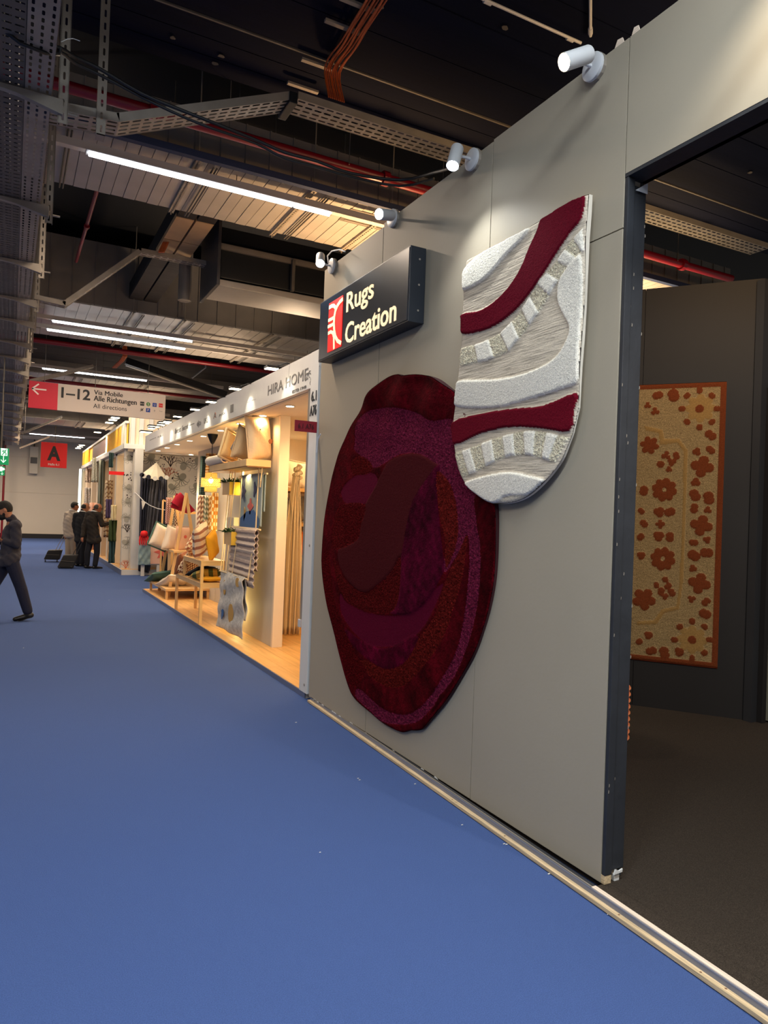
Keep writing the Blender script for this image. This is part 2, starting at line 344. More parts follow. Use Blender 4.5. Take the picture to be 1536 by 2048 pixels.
box('display_panel',(5.60,3.69,2.56),(6.9,3.72,2.86),m_intwall2,wj,bevel=.003)
# ================================================================ CEILING SERVICES
def duct(label,x0,x1,y0,y1,z0,z1,panels,w=.105,ribs=(),end=False):
    t=thing('air_duct',label,'duct',((x0+x1)/2,y0,z0))
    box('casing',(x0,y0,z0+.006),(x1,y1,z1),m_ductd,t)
    n=int((panels[1]-panels[0])/w); base=None
    for i in range(n):
        x=panels[0]+i*w
        if base is None:
            base=box('panel',(x+.003,y0-.004,z0-.004),(x+w-.003,y1+.004,z0+.02),m_duct,t,bevel=.002); b0=x
        else:
            c=base.copy(); COL.objects.link(c); c.location.x+=x-b0; c.location.z+= .003*(i%2)
    mb=MB(); k=0
    for a,b in ((x0,panels[0]),(panels[0]+n*w,x1)):
        x=a
        while x<b-.01: mb.box((x+.003,y0-.004,z0-.004),(min(x+w,b)-.003,y1+.004,z0+.02)); x+=w
    if mb.v: mb.build('panel_rows',m_duct,t,kind='stuff')
    mb=MB(); x=x0+.2
    while x<x1: mb.box((x,y0-.012,z0),(x+.012,y0,z1)); x+=w*2
    mb.build('side_seams',m_ductd,t,kind='stuff')
    for x in ribs:     # perforated hanger channel under the duct and its two rods
        r=perf(MB(),(x,y0-.06,z0-.03),(0,1,0),(1,0,0),int((y1-y0+.12)/.045),1,.045,.045,.026,.018,False)
        r.box((x-.003,y0-.06,z0-.03),(x,y1+.06,z0-.005)); r.box((x+.045,y0-.06,z0-.03),(x+.048,y1+.06,z0-.005))
        h=r.build('hanger_channel',m_galv,t)
        MB().tube([(x+.022,y0-.04,z0-.05),(x+.022,y0-.04,z1+.9)],.006).build('rod',m_galv,h)
        MB().tube([(x+.022,y1+.04,z0-.05),(x+.022,y1+.04,z1+.9)],.006).build('rod',m_galv,h)
        mb=MB().tube([(x+.16,y0-.02,z0-.04),(x+.16,y1+.02,z0-.04)],.008); mb.tube([(x+.19,y0-.02,z0-.04),(x+.19,y1+.02,z0-.04)],.008)
        mb.build('pipe_pair',m_galvd,t)
    return t
d1=duct('wide sheet metal duct nearest above the aisle, over the first long tube lamp',-3,8.6,6.42,7.58,4.75,5.2,(.2,4.2),.115,(1.35,2.45,1.05-.9,3.3))
for x in (3.0,):
    mb=MB()
    for i in range(5): mb.box((x,6.62+i*.05,4.735),(x+1.2,6.64+i*.05,4.75))
    mb.build('air_grille',m_ductd,d1); box('grille_frame',(x-.05,6.56,4.741),(x+1.25,6.88,4.749),m_galvd,d1)
d2=duct('second sheet metal duct with tall dull side, behind the slanting cable tray',-3,8,11.9,14.45,4.75,5.75,(.2,5.2),.16,(1.6,2.4,3.9))
d3=duct('third duct with warm lit underside above the directions sign',-3,8,19.3,21.4,4.85,5.4,(.3,4.5),.2,(1.3,2.9))
d4=duct('pale far duct above the red letter board',-3,7,25.2,27.0,4.4,5.1,(.3,3.7),.3,(1.9,2.9))
d5=duct('farthest duct close to the cream back wall',-3,7,34.4,36,4.6,5.1,(.3,3.3),.5,())
# dark ventilation unit with end plate
t=thing('ventilation_unit','long dark ventilation unit with square end plate, between the two nearest ducts','ventilation unit',(3,9,4.4))
box('casing',(2.2,8.75,4.52),(5.8,9.35,5.15),m_blackm,t,bevel=.01); box('end_plate',(2.12,8.6,4.38),(2.16,9.5,5.35),mat('unit_plate',(66,64,66),.5,.3),t,bevel=.008)
box('bottom_tray',(2.16,8.75,4.42),(5.8,9.42,4.5),m_duct,t,bevel=.008); box('rail',(2.16,8.7,4.86),(5.8,8.74,4.93),m_ductd,t); box('bracket',(3.1,8.66,4.5),(3.14,8.72,4.9),m_galvd,t)
MB().tube([(1.95,9.6,4.4),(1.95,9.6,5.4)],.09,12).build('drain_pipe',m_ductd,t,smooth=True)
# fire-board duct between the ducts
m_fb=mat('pale_fire_board',(176,146,110),.7,noise=.1)
t=thing('cable_duct_boards','flat board casing with one pale patch running between the nearest ducts','cable duct',(1.8,9,5))
q=[onz(u,v,4.95) for u,v in ((375,455),(418,462),(388,506),(346,497))]
xa,xb=1.55,1.98
for (y0,y1,m) in ((7.6,8.25,m_conc2),(8.27,9.0,m_fb),(9.02,9.55,m_fb),(9.57,11.9,m_conc2)):
    for (x0,x1) in ((xa,(xa+xb)/2-.012),((xa+xb)/2+.012,xb)): box('board',(x0,y0,4.95),(x1,y1,5.0),m,t,bevel=.003)
box('carcass',(xa,7.6,5.0),(xb,11.9,5.2),m_void,t)
# tube lamp rows
def tuberow(label,x0,x1,y,z,tr0,tr1,twin=False,joint=None):
    t=thing('tube_lamp',label,'lamp',((x0+x1)/2,y,z),'tube lamp rows across the aisle')
    box('trunking',(tr0,y-.035,z+.02),(tr1,y+.035,z+.085),m_rail,t,bevel=.004)
    box('reflector',(x0-.02,y-.05,z+.012),(x1+.02,y+.05,z+.022),m_whitep,t)
    segs=[(x0,x1)] if not joint else [(x0,joint-.01),(joint+.01,x1)]
    for a,b in segs: MB().tube([(a,y,z),(b,y,z)],.018,10).build('tube',m_tube,t,smooth=True)
    for x in (tr0+.3,(tr0+tr1)/2,tr1-.3): MB().tube([(x,y,z+.08),(x,y,z+1.3)],.004,5).build('wire',m_galvd,t)
tuberow('nearest long tube lamp, under the first duct',.48,2.69,6.5,4.6,-1.5,5.,joint=2.31)
tuberow('front one of the pair of tube lamps below the slanting cable tray',.5,2.73,12.68,4.6,-1.,5.2)
tuberow('rear one of the pair of tube lamps below the slanting cable tray',.45,2.75,13.35,4.6,-1.,5.2)
tuberow('tube lamp with a gap just above the directions sign',.52,2.7,17.2,4.6,-1.,4.5,joint=1.05)
tuberow('tube lamp just under the bottom edge of the directions sign',.5,2.9,22.2,4.45,-1.,4.2,joint=1.6)
tuberow('farthest tube lamp, above the red letter board',.62,2.75,33.3,4.6,-.5,3.8,joint=2.1)
for y,x in ((.3,.1),(.3,-2.7),(-5.8,.5)): tuberow('long tube lamp overhead near the stand entrance' if y>0 and x>0 else ('tube lamp over the left side of the aisle' if x<0 else 'tube lamp far behind along the aisle'),x,x+2.2,y,4.6,x-.3,x+2.5)
# main perforated cable tray on cantilever arms
t=thing('cable_tray','wide perforated steel cable tray running along the aisle at upper left','cable tray',(0,5,4))
mb=perf(MB(),(-.30,2.6,4.0),(1,0,0),(0,1,0),5,290,.057,.062,.044,.012); mb.build('tray_bottom',m_galvd,t,kind='stuff')
mb=perf(MB(),(-.30,2.6+290*.062,4.0),(1,0,0),(0,1,0),5,80,.057,.15,.044,.03); mb.build('tray_bottom',m_galvd,t,kind='stuff')
mb=perf(MB(),(-.012,2.6,4.0),(0,1,0),(1,0,0),500,3,.06,.046,.036,.014,False); mb.build('tray_edge_strip',m_galv,t,kind='stuff')
mb=perf(MB(),(.128,2.6,4.0),(0,1,0),(0,0,1),500,1,.06,.05,.03,.012,False); mb.box((.126,2.6,4.046),(.132,32.6,4.06)); mb.box((-.31,2.6,4.0),(-.305,32.6,4.06)); mb.build('tray_side',m_galv,t,kind='stuff')
cm=MB()
for i in range(9): cm.tube([(-.28+i*.045,y,4.03+.008*math.sin(y*1.3+i*2)) for y in np.arange(2.6,32,1.5)],.014,6)
cm.build('cables_in_tray',m_black,t,kind='stuff')
ys=[1.5,4.58,6.25,7.8,9.2,10.3,11.7,12.9,14.2,15.7,17.2,18.8,20.4,22,24,26,28,30]
for i,y in enumerate(ys):
    a=MB(); a.prism([(.19,3.99),(.19,3.90),(-.05,3.955),(-.32,3.978),(-.32,3.99)],(0,y-.02,0),(1,0,0),(0,0,1),(0,1,0),.04)
    arm=a.build('bracket_arm',m_galv,t,bevel=.003)
    s=perf(MB(),(.165,y,3.86),(0,0,1),(1,0,0),28,1,.08,.05,.045,.013,False); s.box((.163,y,3.86),(.167,y+.03,6.1)); s.box((.213,y,3.86),(.217,y+.03,6.1))
    st=s.build('upright_channel',m_galv,t)
    MB().tube([(.20,y+.01,3.93),(.27,y+.01,3.93)],.008,6).build('bolt',m_galv,arm)
# crossing tray that climbs over the beam
def traypath(label,pts,w,m1=m_galv,name='cable_tray',slot=True):
    t=thing(name,label,'cable tray',tuple(pts[0]))
    for a,b in zip(pts[:-1],pts[1:]):
        a=Vector(a);b=Vector(b);L=(b-a).length;U=(b-a).normalized();V=Vector((0,1,0)); 
        n=max(1,int(L/.075)); nv=max(1,int(w/.045))
        mb=perf(MB(),a-V*w/2,U,V,n,nv,L/n,w/nv,.75*L/n,.020) if slot else MB().bar(a,b,w,.01)
        mb.build('tray_floor',m1,t,kind='stuff')
        up=U.cross(V)*-1; up=up if up.z>0 else -up
        sd=MB()
        for q in (-w/2,w/2): sd.bar(a+V*q+up*.025,b+V*q+up*.025,.004,.055,up=up)
        sd.build('tray_side',m1,t)
    return t
Yc=4.86
pc=[ony(u,v,Yc) for u,v in ((95,232),(235,258),(574,212),(584,206),(905,300))]
tr=traypath('perforated cable tray crossing the aisle that climbs in a bend under the near beam',[pc[0],pc[1],pc[2]],.20)
tr2=traypath('perforated cable tray along the beam edge, above the grey wall',[ony(586,212,5.0),(7.2,5.02,ony(586,212,5.)[2]+.06)],.22)
for u,vt,vb in ((205,80,268),):
    a=ony(u,vt,4.74); b=ony(u-12,vb,4.74); s=perf(MB(),(b[0],4.74,b[2]),(0,0,1),(1,0,0),20,1,.08,.05,.045,.013,False); s.box((b[0]-.003,4.74,b[2]),(b[0],4.77,b[2]+1.6)); s.box((b[0],4.74,b[2]),(b[0]+.05,4.82,b[2]+.008))
    s.build('hanger_upright',m_galv,tr)
box('joint_plate',(pc[2][0]-.02,4.75,pc[2][2]-.03),(pc[2][0]+.04,5.0,pc[2][2]+.05),m_blackm,tr,bevel=.006)
for x in (1.5,2.6,3.6,5.3,6.9):
    MB().tube([(x,5.86,4.0+.8),(x,5.86,6.1)],.004,5).build('wire',m_galvd,tr2)
Y2=9.25
traypath('slanting cable tray rising from the main tray towards the dark ventilation unit',[ony(u,v,Y2) for u,v in ((68,600),(130,614),(281,508),(412,533))],.13)
traypath('small cable tray slanting up behind the directions sign',[ony(u,v,16.2) for u,v in ((60,765),(102,756),(187,735))],.2)
t=traypath('far slanting cable tray above the red board',[ony(u,v,23) for u,v in ((45,868),(85,852),(125,835))],.2)
t=traypath('farthest slanting support beam above the red board',[ony(u,v,30) for u,v in ((40,898),(60,890),(100,875))],.2,slot=False)
for nm in ('cable_tray.005','cable_tray.006'):
    tt_=bpy.data.objects[nm]; l_=tt_.location; MB().tube([(l_.x+.05,l_.y,l_.z),(l_.x+.05,l_.y,6.1)],.01,6).build('rod',m_galvd,tt_)
t=thing('support_beam','black slanting beam with pale underside, right of the directions sign','beam',tuple(ony(255,722,16.4)))
a,b=ony(252,722,16.4),ony(452,790,16.4); MB().bar(a,b,.16,.14).build('web',m_blackm,t); MB().bar(a-np.array([0,0,.1]),b-np.array([0,0,.1]),.10,.01).build('flange',m_duct,t)
# pipes
def pipe(label,pts,r,m,clamps=()):
    t=thing('sprinkler_pipe' if m is m_red else 'conduit',label,'pipe',tuple(pts[0]))
    MB().tube(pts,r,12).build('pipe',m,t,smooth=True)
    for q in clamps: MB().lathe([(r*1.5,-.03),(r*1.5,.03)],q,10,Vector(pts[1])-Vector(pts[0])).build('clamp',m if m is m_red else m_whitep,t)
    return t
pipe('thick red sprinkler pipe crossing above the nearest duct',[(-3,5.92,4.8),(7.95,5.92,4.8)],.045,m_red,[(.9,5.92,4.8),(3,5.92,4.8),(7.05,5.92,4.8)])
box('shaded_edge_strip',(-3,6.3,4.72),(8.6,6.36,4.78),mat('duct_edge_shade',(44,56,84),.5),d1)  # dark blue strip stands in for the shaded near face of the duct
a=onz(193,385,5.0);b=onz(158,515,5.0)
pipe('thin red pipe rising in the dark gap beyond the first duct',[(a[0],a[1]-.2,5.0),(b[0],b[1]+.5,5.1)],.022,m_red,[((a[0]+b[0])/2,(a[1]+b[1])/2,5.03)])
pipe('red pipe beyond the brown beam',[(-1,19.5,4.72),(6,19.5,4.72)],.045,m_red)
pipe('red pipe along the far side of the second duct',[(-1,14.9,4.72),(6,14.9,4.72)],.05,m_red)
pipe('white ceiling conduit ending above the first spotlight',[tuple(onz(900,-32,5.17)),tuple(onz(1162,86,5.17))],.011,m_whitep,[tuple(onz(975,4,5.17)),tuple(onz(1140,78,5.17))])
pipe('short white conduit coming straight towards the wall top',[tuple(onz(1181,-30,5.17)),tuple(onz(1181,72,5.17))],.011,m_whitep,[tuple(onz(1181,62,5.17))])
pipe('thin vertical red pipe at the far left wall',[(-.3,37.8,0),(-.3,37.8,4.7)],.05,m_red)
pipe('bent white conduit under the brown beam',[tuple(ony(411,716,17)),tuple(ony(411,735,17)),tuple(ony(384,756,17))],.02,m_whitep)
# orange cable bundle with its holders
t=thing('cable_bundle','bundle of orange cables clipped under the black ceiling','cables',(2.1,5,5.1))
cen=[onz(u,v,5.12) for u,v in ((628,200),(645,180),(665,140),(698,90),(718,55),(752,0),(775,-40))]
for i in range(9):
    off=(i-4)*.016; pts=[]
    for k,p in enumerate(cen):
        pts.append((p[0]+off*(1 if k else 1.6),p[1],5.12+.012*math.sin(i*2.1+k)))
    pts=[(cen[0][0]-.05+off,5.0,4.80)]+[(p_[0],min(p_[1],5.62-.1*k),p_[2]) for k,p_ in enumerate(pts)][2:]
    MB().tube(cro(pts,4),.0065,6).build('cable',m_orange,t,smooth=True)
for u,v,u2 in ((575,165,640),(603,118,672),(650,40,722),(680,-5,755)):
    a=onz(u,v,5.15); b=(a[0]+.27,a[1]-.0,5.15)
    MB().bar(a,b,.035,.02).build('holder_rail',m_galv,t,bevel=.003)
    for k in range(3): MB().bar((b[0]-.06+k*.05,b[1],5.16),(b[0]-.06+k*.05,b[1],5.09),.03,.02).build('clip',m_galvd,t)
# orange cables by the board duct
t=thing('cable_bundle','reddish cables running down to the slanting cable tray','cables',tuple(onz(372,425,5.)))
for i in range(4): MB().tube([tuple(onz(356+i*3,424,5.05)),tuple(onz(334+i*3,470,5.05)),tuple(onz(318+i*3,505,4.8))],.012,6).build('cable',m_orange,t)
t=thing('cable_bundle','red cable loop hanging under the second duct','cables',tuple(ony(248,690,15.2)))
for i in range(3): MB().tube([tuple(ony(246+i*3,688,15.2)),tuple(ony(247+i*3,712,15.2)),tuple(ony(240+i*3,722,15.4)),tuple(ony(226+i*3,735,15.8))],.02,6).build('cable',m_orange,t)
# slack black cables from tray to the wall lamps
wpts=[(-30,15,4.1),(0,38,4.1),(60,76,4.15),(120,96,4.2),(150,114,4.3),(200,138,4.35),(283,187,4.4),(367,222,4.4),(433,248,4.4),(512,280,4.45),(570,305,4.45),(633,322,4.45),(700,346,4.45),(800,360,4.4),(868,345,4.1),(905,335,3.7)]
tag(MB().tube(cro([tuple(ony(*p)) for p in wpts],3),.011,8).build('slack_cable',m_black,None,smooth=True),'black slack cable hanging from the tray to the wall lamps, upper strand','cable','black slack cables')
tag(MB().tube(cro([tuple(ony(u,v+9+ (3 if i%3 else -2),y+.02)) for i,(u,v,y) in enumerate(wpts[:-1])],3),.009,8).build('slack_cable',m_black,None,smooth=True),'black slack cable hanging from the tray, lower strand','cable','black slack cables')
tag(MB().tube([tuple(ony(u,v,y)) for u,v,y in ((0,55,4.1),(40,86,4.1),(90,106,4.15),(118,108,4.2),(122,96,4.2))],.010,8).build('slack_cable',m_black,None,smooth=True),'black cable looping under the main tray at top left','cable','black slack cables')
tag(MB().tube([tuple(ony(u,v,4.2)) for u,v in ((122,84),(135,78),(146,77),(160,82))],.002,5).build('cable_tie',m_whitep),'white cable tie end sticking out beside the main tray','cable tie')
# ================================================================ RUGS (height fields with carved pile sections)
def cr(pts,n=6):
    P=np.array(pts,float); N=len(P); out=[]
    for i in range(N):
        p0,p1,p2,p3=P[i-1],P[i],P[(i+1)%N],P[(i+2)%N]
        for k in range(n):
            t=k/n; out.append(.5*((2*p1)+(-p0+p2)*t+(2*p0-5*p1+4*p2-p3)*t*t+(-p0+3*p1-3*p2+p3)*t**3))
    return np.array(out)
def cro(pts,n=6):
    P=[tuple(p) for p in pts]; P=[P[0]]+P+[P[-1]]; P=np.array(P,float); out=[]
    for i in range(1,len(P)-2):
        p0,p1,p2,p3=P[i-1],P[i],P[i+1],P[i+2]
        for k in range(n):
            t=k/n; out.append(.5*((2*p1)+(-p0+p2)*t+(2*p0-5*p1+4*p2-p3)*t*t+(-p0+3*p1-3*p2+p3)*t**3))
    out.append(P[-2]); return np.array(out)
def inside(poly,X,Y):
    r=np.zeros(X.shape,bool); n=len(poly); j=n-1
    x0,y0=poly.min(0); x1,y1=poly.max(0); sel=(X>=x0)&(X<=x1)&(Y>=y0)&(Y<=y1); xs=X[sel]; ys=Y[sel]; rr=np.zeros(xs.shape,bool)
    for i in range(n):
        xi,yi=poly[i]; xj,yj=poly[j]
        if yi!=yj: rr^=((yi>ys)!=(yj>ys))&(xs<(xj-xi)*(ys-yi)/(yj-yi)+xi)
        j=i
    r[sel]=rr; return r
def blur(a,k):
    for _ in range(2):
        for ax in (0,1):
            c=np.cumsum(np.pad(a,[(k+1,k) if x==ax else (0,0) for x in (0,1)],mode='edge'),axis=ax)
            n=a.shape[ax]; hi=np.take(c,range(2*k+1,2*k+1+n),axis=ax); lo=np.take(c,range(0,n),axis=ax); a=(hi-lo)/(2*k+1)
    return a
def lowfreq(X,Y,seed,sc):
    r=np.random.RandomState(seed); o=np.zeros_like(X)
    for _ in range(7):
        a,b=r.uniform(-1,1,2)*sc; o+=np.sin(X*a*6+Y*b*6+r.uniform(0,6.28))
    return o/7
def make_rug(root,O,U,N,outline,regions,res,base,thick=.012,warp=None,gap=.004,uplane='x'):
    """outline/regions: 2-D polygons (metres in the rug plane). region=(name,poly,colour,height,kind)"""
    O,U,N=np.array(O,float),np.array(U,float),np.array(N,float); V=np.array([0,0,1.])
    x0,y0=outline.min(0)-res*2; x1,y1=outline.max(0)+res*2
    xs=np.arange(x0,x1,res); ys=np.arange(y0,y1,res); X,Y=np.meshgrid(xs,ys)
    msk=inside(outline,X,Y); rid=np.zeros(X.shape,int); hh=np.full(X.shape,base[3]); hs=blur(hh,1)
    col=np.zeros(X.shape+(3,)); col[:]=[(c/255.)**2.2 for c in base[1]]
    rough=np.zeros(X.shape); amp=np.zeros(X.shape); amp[:]=base[4]
    for k,(nm,poly,c,h,kind) in enumerate(regions):
        s=inside(poly,X,Y)&msk; rid[s]=k+1; hh[s]=h; col[s]=[(q/255.)**2.2 for q in c]
        amp[s]={'loop':.005,'loopw':.0045,'plush':.0011,'flat':.0008,'velvet':.0015}[kind]
        if kind=='velvet':
            n=lowfreq(X,Y*.45,k+5,5.5)+.6*lowfreq(X,Y,k+9,14); f=np.clip(.8+.6*n,.4,1.5)[...,None]; col=np.where(s[...,None],col*f,col)
    if base[2]=='velvet': gsel=rid==0; col=np.where(gsel[...,None],col*np.clip(.92+.6*lowfreq(X,Y,31,4.)+.3*lowfreq(X,Y,32,11.),.55,1.5)[...,None],col)
    hb=blur(hh,max(1,int(.006/res)))
    # carved groove at section borders
    e=np.zeros(X.shape); e[1:,:]+=rid[1:,:]!=rid[:-1,:]; e[:,1:]+=rid[:,1:]!=rid[:,:-1]; e=(e>0)*1.; hb-=blur(e,1)*.005
    edge_in=blur(msk*1.,max(1,int(.008/res))); edge=np.clip((edge_in-.5)*2,0,1)**.5
    rs=np.random.RandomState(3); 
    z=thick+(hb if thick>.03 else hb*.6)*edge-.004*(1-edge)+rs.uniform(-1,1,X.shape)*amp
    lp=rs.uniform(-.0,1,X.shape)
    col*= (1+ (lp[...,None]-.5)*np.where(amp[...,None]>.0048,1.3,np.where(amp[...,None]>.004,.35,.15)))
    if warp is not None: z+=warp(X,Y)
    z=np.maximum(z,gap+.006)
    idx=-np.ones(X.shape,int)
    cell=msk[:-1,:-1]&msk[1:,:-1]&msk[:-1,1:]&msk[1:,1:]
    crid=rid[:-1,:-1]
    groups=[(0,'ground')]+[(k+1,r[0]) for k,r in enumerate(regions)]
    for g,nm in groups:
        cc=cell&(crid==g)
        if cc.sum()<6: continue
        J,I=np.nonzero(cc); q=np.stack([J*X.shape[1]+I,J*X.shape[1]+I+1,(J+1)*X.shape[1]+I+1,(J+1)*X.shape[1]+I],1)
        u,inv=np.unique(q,return_inverse=True); inv=inv.reshape(q.shape)
        pts=O+X.ravel()[u][:,None]*U+Y.ravel()[u][:,None]*V+z.ravel()[u][:,None]*N
        me=bpy.data.meshes.new(nm); me.vertices.add(len(pts)); me.vertices.foreach_set('co',pts.ravel())
        me.loops.add(q.size); me.loops.foreach_set('vertex_index',inv.ravel()); me.polygons.add(len(q))
        me.polygons.foreach_set('loop_start',np.arange(0,q.size,4)); me.polygons.foreach_set('loop_total',np.full(len(q),4)); me.polygons.foreach_set('use_smooth',np.ones(len(q),bool))
        me.update(calc_edges=True); me.validate()
        ca=me.color_attributes.new('Col','FLOAT_COLOR','POINT'); cv=np.ones((len(u),4)); cv[:,:3]=np.clip(col.reshape(-1,3)[u],0,1); ca.data.foreach_set('color',cv.ravel())
        if np.dot(np.cross(U,V),N)<0: me.flip_normals()
        kind=base[2] if g==0 else regions[g-1][4]
        link(nm,me,{'loop':m_loop,'plush':m_pile,'loopw':m_loopw,'flat':m_flat,'velvet':m_velvet}[kind],root)
    # edge binding and back
    b=cr(outline,1); ob=[tuple(p) for p in outline]
    mb=MB(); n=len(ob); zz=[max(gap+.008,thick+base[3]*.3+(float(warp(np.array([[p[0]]]),np.array([[p[1]]]))[0,0]) if warp is not None else 0)) for p in ob]
    f=[tuple(O+U*p[0]+V*p[1]+N*(zz[i]-.001)) for i,p in enumerate(ob)]; bk=[tuple(O+U*p[0]+V*p[1]+N*gap) for p in ob]
    mb.add(f+bk,[(i,(i+1)%n,n+(i+1)%n,n+i) for i in range(n)]+[tuple(range(n,2*n))])
    mb.build('binding',base[5],root)
def topx(px,ox,oy,sc,X=XW):
    r=[]
    for x,y in px: p=onx(ox+x/sc,oy+y/sc,X); r.append((p[1],p[2]))
    return np.array(r)
# --- oval burgundy rug
oc=lambda px,n=6: cr(topx(px,620,730,2.73,XW-.03),n)
rug1=thing('oval_rug','large burgundy and purple oval rug with carved abstract shapes, hung on the grey wall','rug',(XW-.02,4.3,1.3))
OUT1=oc([(430,65),(480,50),(520,60),(600,52),(680,70),(740,110),(800,165),(860,260),(920,420),(975,590),(1008,770),(1010,960),(1000,1150),(975,1300),(940,1430),(890,1570),(820,1700),(740,1830),(650,1940),(600,1992),(540,1997),(490,2005),(400,1960),(330,1900),(240,1820),(200,1740),(160,1600),(125,1450),(85,1280),(62,1100),(65,960),(75,830),(95,700),(120,580),(165,440),(230,320),(300,210),(370,130)])

R1=[('pile_section',oc([(245,430),(265,310),(350,245),(480,235),(600,270),(660,305),(780,300),(860,430),(900,600),(905,860),(925,1000),(915,1250),(870,1480),(790,1690),(680,1850),(560,1955),(400,1950),(330,1890),(250,1810),(270,1770),(400,1880),(520,1910),(620,1850),(720,1710),(800,1550),(840,1350),(865,1100),(860,930),(820,1000),(740,1130),(735,1050),(800,960),(800,800),(760,650),(690,570),(640,510),(570,480),(480,490),(400,540),(340,560),(280,500),(240,460)]),(122,40,66),.004,'loop'),
 ('pile_section',oc([(170,680),(240,610),(340,590),(370,640),(330,740),(230,770),(180,740)]),(92,22,44),.005,'plush'),
 ('pile_section',oc([(165,1250),(200,1300),(300,1350),(430,1370),(560,1345),(700,1210),(720,1220),(640,1400),(560,1490),(470,1530),(380,1540),(300,1520),(220,1440),(170,1350)]),(90,19,42),.004,'plush'),
 ('pile_section',oc([(390,600),(430,530),(520,485),(600,490),(670,530),(700,560),(620,640),(560,740),(530,860),(510,980),(490,1060),(440,1130),(370,1195),(290,1240),(215,1190),(165,1100),(155,1010),(200,950),(262,870),(310,750),(350,680)]),(74,27,30),.017,'plush'),
 ('pile_section',oc([(700,545),(620,640),(560,740),(530,860),(510,980),(485,1130),(480,1290),(430,1350),(540,1362),(640,1290),(715,1160),(732,1100),(710,900),(690,700)]),(88,16,42),.017,'velvet'),
 ('loop_section',oc([(230,520),(290,500),(345,560),(300,600),(230,590)]),(98,26,26),.008,'loop'),
 ('loop_section',oc([(170,765),(300,762),(280,870),(250,960),(130,1000),(130,850)]),(94,24,26),.008,'loop'),
 ('loop_section',oc([(130,1050),(190,1170),(290,1245),(370,1200),(440,1130),(495,1050),(482,1280),(425,1355),(300,1345),(200,1290),(150,1190)]),(96,26,27),.008,'loop'),
 ('loop_section',oc([(690,580),(760,650),(800,800),(800,960),(740,1110),(735,950),(710,850),(690,700)]),(112,34,30),.009,'loop'),
 ('loop_section',oc([(855,930),(830,1150),(780,1330),(730,1480),(640,1620),(500,1755),(380,1740),(270,1640),(300,1610),(420,1660),(520,1620),(590,1500),(680,1370),(740,1180),(800,1040)]),(106,31,28),.009,'loop'),
 ('velvet_section',oc([(190,1440),(300,1520),(420,1545),(560,1480),(590,1500),(520,1620),(420,1660),(330,1620),(230,1530)]),(92,14,40),.012,'velvet'),
 ('loop_section',oc([(70,1080),(100,1010),(130,1250),(180,1430),(250,1580),(300,1680),(230,1760),(170,1600),(125,1420),(88,1260)]),(92,20,24),.007,'loop'),
 ('pile_section',oc([(900,720),(1000,780),(1005,960),(992,1150),(965,1300),(930,1430),(880,1570),(810,1700),(730,1820),(640,1930),(690,1830),(790,1690),(870,1480),(915,1250),(930,1000),(908,860)]),(68,9,18),.013,'velvet')]
def warp1(X,Y):   # folds of the heavy top edge and a slow wave
    t=np.clip((Y-2.05)/.5,0,1); w=t*(.016*np.sin(X*13+Y*9)+.012*np.sin(X*5-Y*21)+.03*t)+.006*np.sin(X*4.2+1)*np.cos(Y*3.1)
    return w+.010
make_rug(rug1,(XW-.0,0,0),(0,1,0),(-1,0,0),OUT1,R1,.0058,('ground',(84,14,23),'velvet',.011,.0015,mat('burgundy_binding',(52,6,14),.9)),warp=warp1)
# --- white rug with burgundy bands
WX=XW-.055
wc=lambda px,n=5: cr(topx(px,880,370,3.15,WX),n)
rug2=thing('arched_rug','cream rug with two burgundy bands and a rounded foot, overlapping the burgundy rug','rug',(WX,3.1,2.4))
def wl(px): return topx(px,880,370,3.15,WX)
o2=[(163,476),(250,430),(380,358),(540,265),(640,205),(735,150),(850,88),(936,56),(930,180),(918,330),(908,550),(900,750),(888,950),(872,1150),(858,1400),(822,1560)]
o2b=cro(wl([(822,1560),(800,1620),(750,1740),(650,1870),(540,1965),(430,2004),(320,2004),(230,1955),(150,1880),(100,1770),(78,1650)]),5)[1:]
OUT2=np.vstack([wl(o2),o2b,wl([(68,1520),(88,1400),(108,1250),(122,1100),(132,950),(135,820),(148,720),(146,560),(160,520)])])
CR=(246,238,220)
up1=[(122,1032),(260,990),(370,930),(480,820),(560,700),(640,590),(740,480),(820,370),(905,275)]
lo1=[(128,1142),(290,1105),(430,1045),(530,920),(620,800),(720,640),(810,520),(890,430),(912,405)]
up2=[(82,1690),(170,1660),(300,1610),(430,1570),(550,1545),(680,1560),(800,1592)]
lo2=[(135,1838),(220,1810),(330,1750),(450,1705),(560,1700),(650,1725),(722,1748)]
def lerp_poly(P,t):
    P=np.array(P,float); s=t*(len(P)-1); i=min(int(s),len(P)-2); return P[i]+(P[i+1]-P[i])*(s-i)
def band(up,lo,n,first):
    r=[]
    for k in range(n):
        a,b=k/n,(k+1)/n; ts=np.linspace(a,b,5); pl=[lerp_poly(up,t) for t in ts]+[lerp_poly(lo,t) for t in ts[::-1]]
        lp=(k+first)%2==0
        r.append(('loop_block' if lp else 'plush_block',wl(pl),(246,232,200) if lp else (246,238,220),.010 if lp else .017,'loopw' if lp else 'plush'))
    return r
